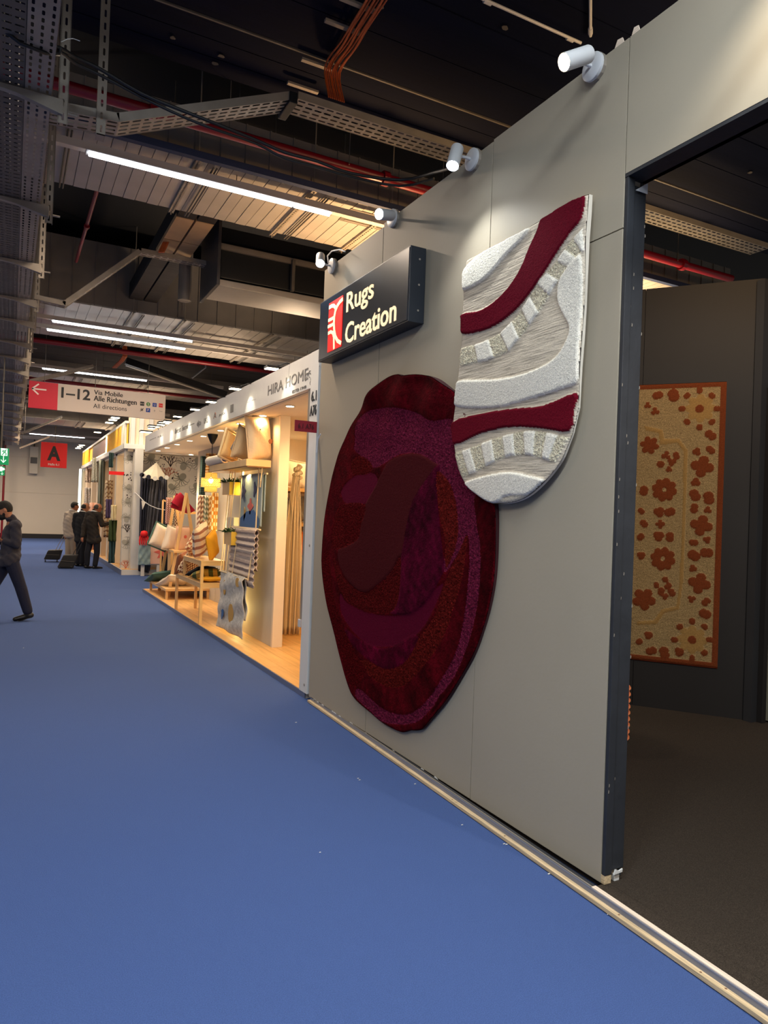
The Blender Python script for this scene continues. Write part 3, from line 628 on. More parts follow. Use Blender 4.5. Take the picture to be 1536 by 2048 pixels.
R2=[('plush_band',wc([(150,540),(250,440),(400,345),(538,272),(545,300),(480,375),(400,460),(320,560),(250,620),(152,665),(148,600)]),CR,.018,'plush'),
 ('plush_band',wc([(890,440),(820,500),(770,570),(745,650),(745,740),(780,820),(818,900),(800,980),(740,1080),(640,1150),(500,1200),(350,1225),(240,1228),(112,1238),(97,1300),(92,1388),(250,1405),(400,1395),(600,1340),(750,1290),(858,1235),(874,1050),(885,900),(897,640)]),CR,.019,'plush'),
 ('burgundy_band',cr(wl([(640,205),(735,150),(850,88),(922,64),(905,215),(830,310),(700,500),(600,640),(480,780),(350,880),(240,925),(135,935),(135,820),(240,795),(330,740),(430,640),(510,520),(560,400),(610,290)]),3),(104,23,38),.021,'plush'),
 ('burgundy_band',cr(wl([(72,1498),(250,1440),(450,1410),(650,1390),(852,1308),(838,1420),(808,1550),(650,1535),(450,1525),(250,1565),(82,1635)]),3),(108,24,38),.021,'plush'),
 ('plush_band',wc([(148,1880),(300,1830),(450,1810),(560,1830),(655,1865),(560,1950),(430,1960),(370,1995),(320,2004),(230,1950)]),CR,.019,'plush'),
 ('plush_band',wc([(375,1998),(430,1965),(540,1955),(500,1990),(430,2003)]),(214,202,180),.010,'plush')]+band(up1,lo1,12,0)+band(up2,lo2,11,0)
make_rug(rug2,(XW,0,0),(0,1,0),(-1,0,0),OUT2,R2,.0042,('ground',(204,190,168),'flat',.004,.0008,mat('rug_white_binding',(206,196,178),.9)),thick=.045,gap=.030,warp=lambda X,Y: .006*np.sin(X*7+Y*3)+.004*np.sin(Y*11))
# --- floral rug on the angled inner wall
def toA(px,ox=1180,oy=740,sc=2.694):
    r=[]; n=NV
    for x,y in px:
        d=RW@_ray(ox+x/sc,oy+y/sc); t=np.dot(A0+NV*.03-C0,n)/np.dot(d,n); p=C0+t*d; r.append((np.dot(p-A0,DV),p[2]))
    return np.array(r)
rug3=thing('floral_rug','tan rug with rust flowers and rust border on the dark inner wall','rug',tuple(A0+DV*.1+np.array([0,0,1.6])))
qr=toA([(738,60),(702,1612)]); sr=qr[0][0]; ztop,zbot=qr[0][1],qr[1][1]
sm=toA([(235,800)])[0][0]; W3=(sr-sm); sl=sm-W3
OUT3=np.array([(sl,zbot),(sr,zbot),(sr,ztop),(sl,ztop)]); OUT3=np.vstack([OUT3[i]+(OUT3[(i+1)%4]-OUT3[i])*t for i in range(4) for t in np.linspace(0,.95,20)])
RU=(118,62,38); R3=[]
bw=.045
def both(name,poly,c,h,k):
    R3.append((name,poly,c,h,k)); q=poly.copy(); q[:,0]=2*sm-q[:,0]; R3.append((name,q,c,h,k))
for a,b in (((sl,zbot),(sr,zbot+bw)),((sl,ztop-bw),(sr,ztop)),((sl,zbot),(sl+bw,ztop)),((sr-bw,zbot),(sr,ztop))):
    R3.append(('border',np.array([a,(b[0],a[1]),b,(a[0],b[1])]),RU,.014,'plush'))
def ros(cx,cy,r,n,lob,ph=0):
    c=toA([(cx,cy)])[0]; e=toA([(cx+r,cy)])[0]; R=toA([(cx,cy-r),(cx,cy+r)]); R=abs(R[0][1]-R[1][1])/2
    t=np.linspace(0,2*np.pi,60,endpoint=False); rr=R*(1-lob*(1-np.abs(np.cos(n*(t+ph)/2))**.6)); return np.stack([c[0]+rr*np.cos(t),c[1]+rr*np.sin(t)],1)
TAN=(178,150,106)
gold=(158,124,76)
# raised scroll frame and medallion
ft=toA([(290,300),(390,320),(400,370),(480,370),(525,430),(515,800),(500,1150),(480,1290),(400,1310),(360,1370),(250,1375),(250,1355),(345,1350),(385,1290),(465,1275),(482,1150),(497,800),(505,440),(470,390),(410,400),(375,400),(370,340),(300,325)])
both('scroll',ft,gold,.013,'plush')
for c in ((595,205,78,8,.35),(550,1455,78,8,.35)): both('flower_halo',ros(*c[:3],c[3],c[4]),gold,.010,'plush')
for cx,cy,r,n,l in ((400,645,66,8,.25),(392,1018,66,8,.25),(605,520,60,4,.5),(600,838,58,4,.5),(590,1150,58,4,.5),(320,405,50,6,.4),(290,1235,62,5,.4)): both('flower',ros(cx,cy,r,n,l,.2),RU,.017,'plush')
for cx,cy in ((400,645),(392,1018)): both('flower_eye',ros(cx,cy,11,1,0),TAN,.008,'loop')
for cx,cy in ((590,208),(550,1455)):
    both('petal',ros(cx,cy,22,1,0),RU,.017,'plush')
    for k in range(8):
        a=k*math.pi/4; both('petal',ros(cx+100*math.cos(a)*.95,cy-100*math.sin(a)*1.0,19,2,.25,a),RU,.017,'plush')
for cx,cy,r,n,l in ((365,135,28,2,.4),(450,135,36,2,.3),(310,190,20,3,.5),(350,222,24,3,.6),(650,350,32,2,.5),(650,430,26,2,.5),(575,440,24,3,.4),(410,460,26,3,.6),(440,495,24,3,.5),(380,507,20,1,0),(465,462,22,2,.4),(425,535,18,3,.4),
  (570,605,26,3,.4),(565,675,34,2,.4),(640,690,36,2,.4),(562,745,28,2,.5),(635,755,22,3,.5),(372,765,30,3,.3),(430,765,30,2,.4),(378,830,26,4,.5),(370,895,30,3,.3),(430,900,28,2,.4),(558,930,24,2,.4),(630,915,22,3,.5),(560,1000,34,2,.3),(628,985,34,2,.4),(555,1070,22,3,.4),
  (405,1130,18,4,.2),(358,1160,18,2,.3),(420,1165,22,2,.4),(383,1195,24,2,.4),(440,1200,24,2,.4),(403,1220,20,3,.4),(548,1235,22,3,.5),(625,1250,26,2,.5),(620,1315,32,2,.3),(290,650,28,2,.3),(275,760,20,2,.4),(290,828,24,2,.4),(272,900,22,2,.3),(275,1000,24,3,.3),(315,1430,24,3,.3),(265,1465,20,2,.3),(330,1515,30,2,.5),(400,1525,34,2,.4),(480,1520,26,3,.3)):
    both('petal',ros(cx,cy,r,n,l,random.uniform(0,3)),RU,.017,'plush')
make_rug(rug3,A0,DV,NV,OUT3,R3,.0062,('ground',TAN,'loop',.006,.004,mat('rust_binding',(150,62,30),.9)),thick=.012,gap=.004)
# woven pouf whose edge shows past the jamb
t=thing('pouf','round orange woven pouf half hidden behind the black jamb','pouf',(3.93,3.95,.045))
MB().lathe([(.22,.0),(.262,.04),(.268,.2),(.268,.36),(.25,.46),(.18,.49),(.01,.49)],(3.88,3.95,.05),28).build('cover',mat('orange_weave',(226,112,62),.8,bump=.6,bscale=80),t,smooth=True)
for k in range(9): MB().tube([(3.88+.27*math.cos(a),3.95+.27*math.sin(a),.08+k*.045) for a in np.linspace(0,6.283,28)],.012,5,caps=False).build('woven_band',mat('orange_weave2',(240,140,90),.8),t,smooth=True)
# ================================================================ STAND SIGN AND WALL LAMPS
SX=XW-.12
sg=thing('stand_sign','black box sign with glowing lettering and red emblem at the top of the grey wall','sign',(XW,4.9,3.2))
a=onx(641,607,SX);b=onx(822,489,SX); c=onx(641,722,SX); d=onx(816,643,SX); y1=a[1]; y0=(b[1]+d[1])/2; zt=(a[2]+b[2])/2; zb=(c[2]+d[2])/2
box('sign_box',(SX,y0,zb),(XW-.002,y1,zt),m_signe,sg,bevel=.004); box('sign_face',(SX-.004,y0+.012,zb+.012),(SX+.002,y1-.012,zt-.012),m_sign,sg)
for z in (zb+.08,(zb+zt)/2,zt-.08):
    MB().lathe([(.007,0),(.007,.004)],(XW-.05,y0+.001,z),10,(0,-1,0)).build('screw',m_galv,sg)
sc3=5.9077
def sp(u,v): p=onx(600+u/sc3,460+v/sc3,SX-.004); return p
# emblem
lg=[sp(350,862),sp(512,780),sp(488,1375),sp(330,1448)]; ly1=max(p[1] for p in lg)-.0; ly0=min(p[1] for p in lg); lz1=(lg[0][2]+lg[1][2])/2; lz0=(lg[2][2]+lg[3][2])/2
emb=box('emblem',(SX-.008,ly0,lz0),(SX-.004,ly1,lz1),m_logo,sg)
def L2(px): return [(-(sp(u,v)[1]),sp(u,v)[2]) for u,v in px]
def emline(px,w):
    MB().ribbon([tuple(q) for q in L2(px)],w,(SX-.008,0,0),(0,-1,0),(0,0,1),(-1,0,0),.003).build('emblem_line',m_cream,emb)
emline([(510,820),(480,850),(450,895),(425,960),(412,1030),(408,1110),(412,1190),(425,1260),(450,1310),(488,1335)],.030)
emline([(355,918),(380,900),(405,895),(425,915),(430,945)],.030)
emline([(345,1070),(385,1050),(412,1030)],.026); emline([(340,1145),(380,1125),(410,1108)],.026); emline([(342,1222),(370,1205),(395,1215),(407,1260),(408,1400)],.026)
def signtext(s,u0,v0,u1,v1,**k):
    # lower left and upper right of the word in crop pixels
    A=sp(u0,v0); B=sp(u1,v1); return A,B
yR1=sp(552,900)[1]; yR0=sp(870,800)[1]; zR0=sp(550,995)[2]; zR1=sp(560,748)[2]
dsc=sp(728,950)[2]
text('lettering','Rugs',(SX-.004,yR1,min(dsc,zR0)-.0),yR1-yR0,zR1-min(dsc,zR0),XF,m_cream,sg,bold=.012)
yC1=sp(540,1200)[1]; yC0=sp(1138,1000)[1]; zC0=sp(560,1345)[2]; zC1=sp(925,908)[2]
text('lettering','Creation',(SX-.004,yC1,zC0),yC1-yC0,(zC1-zC0),XF,m_cream,sg,bold=.012)
def spotlamp(label,bu,bv,hu,hv,tu,tv,warm=False,px=XW,energy=40,size=1.9,aim=None,hx=.17,fx=.06):
    """wall base at pixel (bu,bv); glowing mouth (hu,hv) and rear (tu,tv) of the can at their own distance"""
    B=onx(bu,bv,XW); t=thing('spotlight',label,'spotlight',tuple(B),'white spotlights along the wall top')
    m=onx(hu,hv,XW-hx-fx); r=onx(tu,tv,XW-hx+.01); r=Vector(r); m=Vector(m); ax=(m-r).normalized(); m=r+ax*.15
    MB().lathe([(.062,0),(.064,.012),(.064,.03),(.058,.034),(.03,.036)],tuple(B),24,(-1,0,0)).build('rose',m_whitep,t,smooth=True)
    MB().lathe([(.066,0),(.066,.016)],tuple(B),14,(-1,0,0)).build('silver_tape_ring',m_galv,t)
    can=MB().lathe([(.0345,0),(.037,.006),(.037,.15),(.034,.15),(.033,.138)],tuple(r),24,tuple(ax)).build('lamp_can',m_whitep,t,smooth=True)
    MB().lathe([(.03,.0),(.03,.006),(.02,.017)],tuple(r+ax*.140),20,tuple(ax)).build('bulb',m_bulbw if warm else m_bulb,can,smooth=True)
    MB().tube([Vector(B)+Vector((-.03,0,0)),Vector(B)+Vector((-.08,0,0)),r+ax*.06],.009,8).build('arm',m_whitep,t,smooth=True)
    tg=Vector(aim) if aim is not None else r+ax*3
    l=light('SPOT','spotlight_beam',tuple(r+ax*.185),energy,(1,.86,.68) if warm else (.90,.96,1.0),tuple(tg),spot_size=size,spot_blend=.7,shadow_soft_size=.02)
    return t
spotlamp('nearest white spotlight, warm and pointing out into the aisle',1193,137,1112,130,1178,108,True,energy=60,size=1.9,hx=.20,aim=(0,1.2,2.6),fx=.16)
spotlamp('second white spotlight, pointing down beside the first wall seam',950,321,902,343,915,296,energy=42,size=2.2,hx=.16,aim=(1.2,2.9,0))
spotlamp('third white spotlight, pointing sideways in front of the orange duct',790,438,737,426,783,431,energy=60,size=1.9,hx=.14,aim=(-.6,3.6,1.2),fx=.22)
spotlamp('farthest white spotlight, over the left end of the black sign',668,533,640,538,641,512,energy=26,size=2.1,hx=.16,aim=(1.7,5.1,0))
# the row of wall lamps goes on towards the camera: the next one sits above the entrance, just outside the picture
src=bpy.data.objects['spotlight']; cp=src.copy(); COL.objects.link(cp); cp.location.y-=1.0; cp['label']='white spotlight on the wall top over the dark stand entrance'
for ch in list(src.children):
    c2=ch.copy(); COL.objects.link(c2); c2.parent=cp; c2.matrix_parent_inverse=ch.matrix_parent_inverse.copy()
    for g2 in ch.children:
        c3=g2.copy(); COL.objects.link(c3); c3.parent=c2; c3.matrix_parent_inverse=g2.matrix_parent_inverse.copy()
light('SPOT','spotlight_beam',(1.98,1.5,3.72),30,(1,.90,.74),(2.6,1.0,2.2),spot_size=2.4,spot_blend=.9,shadow_soft_size=.02)
t=tag(MB().tube([tuple(onx(u,v,XW-.07)) for u,v in ((657,526),(655,512),(664,502),(680,499),(690,503))],.006,6).build('flex',m_cable,None,smooth=True),'white flex looping over the farthest spotlight','cable')
t=tag(MB().tube([tuple(onx(u,v,XW-.02)) for u,v in ((641,868),(636,878),(634,890),(633,905))],.006,6).build('cable_end',m_cable,None,smooth=True),'white knotted cable end at the far edge of the grey wall','cable')
# ================================================================ NEIGHBOUR STAND (warm, soft furnishings)
st=structure('floor_platform',(2.4,10,0))
box('platform_core',(2.372,5.86,0.0),(5.2,14.55,.044),m_plasterg,st); box('edge_profile',(2.362,5.86,0),(2.374,14.56,.05),m_alu,st)
for i in range(19):
    for j in range(8):
        x0=2.376+i*.15; y0=5.86+j*1.09-(i%3)*.0
        if x0<5.1: box('floor_plank',(x0,y0,.044),(x0+.148,min(y0+1.088,14.55),.05),m_oak,st)
bw_=structure('wall_stand',(2.8,9,0))
box('partition',(2.78,8.0,.05),(2.895,9.9,2.78),m_plasterg,bw_,bevel=.003); box('column_face',(2.775,7.96,.05),(2.90,8.01,2.78),m_plaster,bw_,bevel=.003)
box('recess_panel',(3.22,9.9,.05),(3.30,14.0,2.78),m_plasterg,bw_,bevel=.003); box('recess_panel',(2.70,9.5,.05),(2.782,9.86,1.55),m_plasterg,bw_)
box('led_strip',(2.765,9.38,.06),(2.785,9.42,2.70),m_led,bw_)
for y in (10.9,11.6,12.3): box('joint',(3.214,y,.05),(3.222,y+.012,2.78),m_plasterg,bw_)
box('inner_back_wall',(2.90,10.4,.05),(5.2,10.5,2.78),m_plaster,bw_); box('side_wall',(5.1,5.86,.05),(5.2,14.5,2.78),m_plaster,bw_)
box('near_wall',(2.5,5.82,.05),(5.2,5.86,2.78),m_plaster,bw_)
cl=structure('ceiling_stand',(3.5,10,2.78)); 
box('ceiling_panel',(2.44,5.86,2.78),(5.2,15.0,2.84),m_plaster,cl)
# fascia with lettering
fa=thing('fascia','long white fascia board with grey lettering along the warm stand','fascia',(XW,10,2.77))
box('board',(XW,5.84,2.765),(XW+.06,14.85,3.085),m_white,fa,bevel=.003)
box('end_return',(XW,14.84,2.765),(5.2,14.9,3.085),m_white,fa)
box('board_backing',(XW+.05,5.84,2.76),(XW+.09,14.85,2.79),m_plasterg,fa)
po=thing('fascia_post','white end post with stand number beside the grey wall','post',(XW,5.9,0))
box('post',(XW-.004,5.803,.05),(XW+.05,5.985,3.085),m_white,po,bevel=.003)
for z in (.12,1.35): MB().lathe([(.012,0),(.012,.003),(.007,.003)],(XW-.004,5.86,z),12,(-1,0,0)).build('screw_cap',m_galv,po)
MB().tube([(XW+.03,6.06,.6),(XW+.03,6.06,2.76)],.022,8).build('inner_pole',m_galv,po); box('pole_shoe',(XW+.0,6.03,.60),(XW+.06,6.09,.67),m_whitep,po,bevel=.005)
def ft_(s,u0,v0,u1,v1,m=m_txtg,b=0.,name='lettering',par=fa,X=XW,**k):
    A=onx(u0,v0,X);B=onx(u1,v1,X); return text(name,s,(X-.001,A[1],A[2]),A[1]-B[1],B[2]-A[2],XF,m,par,bold=b,d=.003,**k)
ft_('HIRA HOME',536,792,617,727+8); ft_('ESTD 1940',585,787,613,770)
text('lettering','6.1',(XW-.005,5.945,2.635),.12,.09,XF,m_txt,po,bold=.015); text('lettering','A76',(XW-.005,5.968,2.505),.155,.095,XF,m_txt,po,bold=.015)
fg=thing('stand_flag','small burgundy stand number plate sticking out from the white post','sign',tuple(ony(588,855,5.95)))
q0=ony(589,852,5.80);q1=ony(633,855,5.80); zc_=ony(611,853,5.80)[2]; box('plate',(q0[0],5.79,zc_-.048),(q1[0],5.80,zc_+.048),m_burg,fg); text('lettering','6.1 A76',(q0[0]+.03,5.7895,zc_-.022),q1[0]-q0[0]-.06,.045,YF,mat('dark_red_letters',(66,6,18)),fg)
# line drawing of a sprig after the name
sgp=[onx(560+x/7.875,640+y/7.875,XW) for x,y in ((400,960),(440,860),(470,800),(520,810),(560,780),(590,770),(630,720))]
MB().ribbon([(-p[1],p[2]) for p in sgp],.006,(XW-.003,0,0),(0,-1,0),(0,0,1),(1,0,0),.003).build('sprig_line',m_txtg,fa)
for k,(x,y) in enumerate(((470,870),(500,930),(530,900),(555,960),(560,870),(490,990))):
    p=onx(560+x/7.875,640+y/7.875,XW); MB().ribbon([(-p[1]+.025*math.cos(a),p[2]+.02*math.sin(a)) for a in np.linspace(0,5,9)],.005,(XW-.003,0,0),(0,-1,0),(0,0,1),(1,0,0),.003).build('sprig_leaf',m_txtg,fa)
ft_('JL',495,805,512,798); ft_('ibesc',350,868,362,852,b=.01); ft_('Secret',364,862,377,846,b=.0)
for u0,v0,u1,v1,s in ((394,853,402,842,'OO'),(408,848,416,834,'UHS'),(427,838,433,824,'A'),(438,834,450,824,'JNO'),(461,826,467,808,'I'),(379,852,389,845,'home'),(300,880,312,876,'linens'),(316,876,326,868,'K&S')): ft_(s,u0,v0,u1,v1)
MB().ribbon([(-onx(430,834,XW)[1]+.03*math.cos(a),onx(430,830,XW)[2]+.03*math.sin(a)) for a in np.linspace(0,6.3,14)],.01,(XW-.003,0,0),(0,-1,0),(0,0,1),(1,0,0),.003).build('round_mark',mat('orange_mark',(226,120,70)),fa)
MB().ribbon([(-onx(397,848,XW)[1]+.045*math.cos(a),onx(397,848,XW)[2]+.045*math.sin(a)) for a in np.linspace(0,6.3,14)],.006,(XW-.003,0,0),(0,-1,0),(0,0,1),(1,0,0),.003).build('round_mark',m_txtg,fa)
# arm floodlights over the fascia
for i,(u,v) in enumerate(((543,740),(470,780),(422,806),(390,821),(355,835),(335,845),(322,851),(303,858))):
    p=onx(u,v,2.18); y,z=p[1],3.02+.0*i; z=p[2]+.02
    t=thing('arm_light',('nearest','second nearest','third nearest','fourth nearest','fifth nearest','sixth nearest','second farthest','farthest')[i]+' small arm light over the white fascia','lamp',(XW,y,3.08),'arm lights over the white fascia')
    MB().tube([(XW+.03,y,3.08),(XW-.03,y,z+.07),(XW-.12,y,z+.03)],.006,6).build('arm',m_blackm,t)
    box('head',(XW-.24,y-.055,z-.008),(XW-.12,y+.055,z+.016),m_blackm,t,bevel=.004); box('lens',(XW-.235,y-.05,z-.012),(XW-.125,y+.05,z-.008),m_down,t)
    light('SPOT','arm_light_beam',(XW-.18,y,z-.02),7,(1,.93,.78),(XW+.01,y,2.72),spot_size=1.5,spot_blend=.5,shadow_soft_size=.03)
# recessed downlights
for i,(x,y) in enumerate([(2.61,6.3),(2.61,7.2),(2.61,8.12),(2.61,9.06),(2.61,10.03),(2.6,11.0),(2.59,11.9),(2.56,12.75),(2.55,13.6),(2.54,14.45),(3.3,13.9),(3.5,14.6),(3.26,14.8),(3.35,7.6),(3.9,9.3)]):
    ORD=['first','second','third','fourth','fifth','sixth','seventh','eighth','ninth','tenth']
    t=thing('downlight',(ORD[i]+' recessed downlight from the white post, in the row behind the fascia') if i<10 else ['inner recessed downlight above the ladder frames','inner recessed downlight nearest the far end of the warm ceiling','inner recessed downlight close to the play tent','recessed downlight over the striped curtain','recessed downlight over the lit inner shelves'][i-10],'lamp',(x,y,2.78),'recessed downlights of the warm stand')
    MB().lathe([(.055,0),(.055,-.006),(.042,-.006)],(x,y,2.779),20).build('ring',m_whitep,t); MB().lathe([(.041,-.007),(.041,-.0085)],(x,y,2.779),16).build('lens',m_down,t)
    light('SPOT','downlight_beam',(x,y,2.765),(38 if x<3 else 70),WARM if y<10.5 or x>3 else (1,.74,.46),(x,y,0),spot_size=2.5,spot_blend=.6,shadow_soft_size=.04)
light('SPOT','inner_room_fill',(3.0,6.1,2.6),95,(1,.66,.32),(3.1,8.6,1.0),spot_size=1.5,spot_blend=.6,shadow_soft_size=.06)  # added spot without a visible source; brightens the curtain and column face
for z,e in ((.35,3),(1.1,3.4),(1.9,3.4),(2.55,2.5)): light('POINT','led_glow',(2.69,9.15,z),e,(1,.74,.28),shadow_soft_size=.08)
for p_,e in (((3.05,11.6,1.3),16),((3.3,7.0,1.9),14),((3.1,14.1,1.9),12),((3.3,16.9,2.3),22),((3.0,19.4,2.6),10)): light('POINT','warm_fill',p_,e,(1,.72,.42),shadow_soft_size=.12)   # unseen point lights added to warm stand ceilings, goods and octopus wallpaper
# --- soft things
def pillow(name,label,c,w,h,th,rot,m,group=None,frill=None,cat='cushion',face=None):
    def sup(s,t):
        a=(s*2-1); b=(t*2-1); k=1-.10*(1-abs(b))*a*a*0; x=a*w/2*(1-.10*(1-b*b)*abs(a)); z=b*h/2*(1-.10*(1-a*a)*abs(b)); f=((1-a**4)*(1-b**4))**.5
        return x,z,f
    nu=16; mb=MB()
    for sgn in (1,-1):
        vs=[]; 
        for j in range(nu+1):
            for i in range(nu+1):
                x,z,f=sup(i/nu,j/nu); wr=.012*math.sin(x*40+z*22+c[0]*9)*f*(1-f*.5); vs.append((x,sgn*(th/2*f+wr*sgn*.6),z))
        fs=[(j*(nu+1)+i,j*(nu+1)+i+1,(j+1)*(nu+1)+i+1,(j+1)*(nu+1)+i) for j in range(nu) for i in range(nu)]
        mb.add(vs,fs if sgn<0 else [f[::-1] for f in fs])
    R=Matrix.Rotation(rot[2],4,'Z')@Matrix.Rotation(rot[1],4,'Y')@Matrix.Rotation(rot[0],4,'X')
    t=thing(name,label,cat,tuple(c),group)
    o=mb.build('cover',m,t,smooth=True,fix=False); o.matrix_parent_inverse=Matrix(); o.matrix_local=R
    pp=[(-w/2,0,-h/2),(0,0,-h/2*.98),(w/2,0,-h/2),(w/2*.98,0,0),(w/2,0,h/2),(0,0,h/2*.98),(-w/2,0,h/2),(-w/2*.98,0,0),(-w/2,0,-h/2)]
    q=MB().tube(pp,.006 if not frill else .016,6).build('piping' if not frill else 'frill',m if not frill else frill,t,smooth=True); q.matrix_parent_inverse=Matrix(); q.matrix_local=R
    if face:
        for (x,z,r,mm) in face:
            g=MB().lathe([(r,0),(r,.006)],(x,-th/2*((1-(2*x/w)**4)*(1-(2*z/h)**4))**.5-.004,z),12,(0,-1,0)).build('motif',mm,t); g.matrix_parent_inverse=Matrix(); g.matrix_local=R
    return t
c_wht=mat('cushion_white',(226,214,196),.9,bump=.5,bscale=50); c_grn=mat('cushion_teal',(72,104,96),.9,bump=.4,bscale=50)
c_brn=mat('cushion_rust_knit',(148,92,62),.9,bump=.6,bscale=60); c_yel=mat('cushion_yellow',(236,170,40),.85,bump=.4,bscale=50); c_blk=mat('cushion_black',(28,26,26),.9)
c_pnk=mat('cushion_blush',(224,180,150),.9,bump=.4,bscale=50); c_gry=mat('cushion_grey',(130,126,122),.9,bump=.4,bscale=50)
c_chk=stripes('cushion_check',[(168,100,72),(226,206,170)],24,check=True); c_str=stripes('cushion_stripe',[(206,160,60),(84,94,44)],2.6,0,.5)
c_spk=stripes('cushion_speckle',[(120,62,34),(232,214,180)],30,check=True)
s_brn=stripes('throw_brown_stripe',[(150,104,84),(222,204,176)],4.5,2,.6); s_grn=stripes('throw_green_stripe',[(122,130,106),(214,204,176)],4.5,2,-.6); s_och=stripes('throw_ochre_stripe',[(190,124,48),(228,196,140)],4.5,2,.6)
s_mus=stripes('throw_mustard_check',[(198,130,40),(238,208,150)],16,check=True); s_pnk=stripes('throw_pink_stripe',[(150,60,60),(226,206,190)],9,2,.5); s_blk=stripes('throw_black_stripe',[(40,48,44),(216,208,190)],9,2,-.5); s_teal=stripes('throw_teal_stripe',[(64,88,86),(96,120,112)],9,2,0)
s_band=stripes('throw_mustard_band',[(186,120,50),(232,204,150)],6,2,0)
s_cur=stripes('curtain_stripe',[(232,212,176),(160,148,132),(232,212,176),(232,212,176)],5,0,0)
leafm=m_leaf
# shelf with animal cushions
t=thing('hanging_shelf','thick wooden shelf high on the partition carrying animal cushions','shelf',(2.6,8.8,2.2))
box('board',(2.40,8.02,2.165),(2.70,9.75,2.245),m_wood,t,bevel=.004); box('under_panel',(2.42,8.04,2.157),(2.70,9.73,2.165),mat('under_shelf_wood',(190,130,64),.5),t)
light('SPOT','shelf_led',(2.60,8.7,2.15),10,(1,.74,.32),(2.62,8.7,0),spot_size=2.2,spot_blend=.5)
P1=ony(536,888,8.35)
pillow('animal_cushion','big beige whale cushion with stitched eye and grey fin, right end of the shelf',(2.60,8.22,2.52),.34,.56,.17,(.05,-.18,.3),mat('cushion_beige',(222,196,158),.9,bump=.5,bscale=40),'animal cushions on the high shelf',face=[(-.03,.1,.008,m_txt),(.11,-.05,.03,c_brn)])
pillow('animal_cushion','flatter beige cushion with grey fin behind the whale cushion',(2.55,8.62,2.47),.34,.42,.14,(.1,.2,.5),mat('cushion_sand',(206,180,140),.9,bump=.5,bscale=40),'animal cushions on the high shelf')
pillow('animal_cushion','round frilled cushion standing left on the high shelf',(2.47,8.95,2.46),.28,.38,.12,(.0,.3,.4),mat('cushion_straw',(224,186,124),.9,bump=.5,bscale=40),'animal cushions on the high shelf',frill=m_rope)
MB().prism([(0,0),(.12,.10),(.02,.16),(-.03,.06)],(2.44,8.74,2.36),(1,0,0),(0,0,1),(0,1,0),.03).build('fin',c_gry,bpy.data.objects['animal_cushion.002'],bevel=.008)
MB().prism([(0,0),(.03,.17),(-.02,.19),(-.05,.02)],(2.56,8.2,2.74),(1,0,0),(0,0,1),(0,1,0),.02).build('fin',c_gry,bpy.data.objects['animal_cushion'],bevel=.006)
t=thing('bolster','white printed fabric roll lying on the left end of the shelf','cushion',(2.45,9.4,2.31)); MB().tube([(2.40,9.75,2.305),(2.44,9.1,2.315)],.062,20).build('cover',c_wht,t,smooth=True); MB().lathe([(.045,0),(.045,.004),(.02,.004)],(2.44,9.096,2.315),14,(0,-1,0)).build('printed_end',mat('ink_blue',(36,46,90)),t)
# planters with ferns hanging on ropes
def planter(label,x,y,z,w=.34):
    t=thing('planter',label,'planter',(x,y,z)); box('box',(x,y,z),(x+.22,y+w,z+.17),m_wood,t,bevel=.004); box('front_board',(x-.001,y-.006,z),(x+.22,y,z+.17),m_yel,t)
    mb=MB(); r=random.Random(int(y*100))
    for i in range(150):
        a=Vector((x+r.uniform(.0,.2),y+r.uniform(0,w),z+.16)); d=Vector((r.uniform(-1.2,.6),r.uniform(-1,1),r.uniform(.1,1))).normalized()*r.uniform(.05,.13); s=d.cross(Vector((0,0,1))).normalized()*.009
        mb.add([a-s,a+s,a+d*.6+s,a+d+Vector((0,0,-.02)),a+d*.6-s],[(0,1,2,3,4)])
    mb.build('fern',leafm,t,kind='stuff'); return t
p=onx(446,990,2.53); planter('upper wooden planter with fern, beside the painted wall hanging',2.53,p[1]-.3,p[2]); p=onx(443,1090,2.50); planter('lower wooden planter with fern, above the yellow cushion',2.50,p[1]-.45,p[2]+.02)
# textiles on rods
def hang(label,X,u0,u1,v0,v1,v2,m,wave,back=.06,short=.8,group='textiles on hanging rods',motifs=()):
    A=onx(u0,v0,X);B=onx(u1,v1,X); zt=(A[2]+B[2])/2; zb=onx((u0+u1)/2,v2,X)[2]; y1,y0=A[1],B[1]
    t=thing('wall_hanging',label,'textile',(X,(y0+y1)/2,zt),group)
    MB().tube([(X+.02,y0-.10,zt-.01),(X+.02,y1+.10,zt-.01)],.011,8).build('rod',m_rope,t,smooth=True)
    def fn(a,b):
        s=b*(1+short)-short  # -short..1 : back fall then front fall
        L=zt-zb; z=zt-abs(s)*L; x=X+(.035 if s<0 else 0)+wave(a,s); 
        if abs(s)<.03: x=X+.017; z=zt+.006
        return (x,y1+(y0-y1)*a-.012*math.sin(s*9)*0,z)
    cloth('cloth',fn,22,70,m,t,.006)
    for k,(a,b,poly,mm) in enumerate(motifs):
        MB().prism(poly,(X-.012,y1+(y0-y1)*a,zt-b*(zt-zb)),(0,-1,0),(0,0,1),(-1,0,0),.004).build('motif',mm,t)
    return t,y0,y1,zt,zb
def blob(n,r,lob,amp,sy=1): return [((r*(1+amp*math.cos(lob*a)))*math.cos(a),(r*(1+amp*math.cos(lob*a)))*math.sin(a)*sy) for a in np.linspace(0,6.283,n,endpoint=False)]
m_sea=mat('pale_sea_cloth',(168,182,178),.9,bump=.3); m_quil=stripes('quilted_stripe',[(150,132,124),(206,186,168)],3.4,2,0,wob=1.5,bump=.6); m_rel=mat('quilted_grey',(206,202,194),.9,noise=.35,nscale=16,bump=1.,bscale=22)
m_navy=mat('ink_navy',(44,52,96)); m_coral=mat('coral_print',(222,104,90)); m_ochp=mat('ochre_print',(186,144,72)); m_bsea=mat('sea_blue_print',(52,96,150))
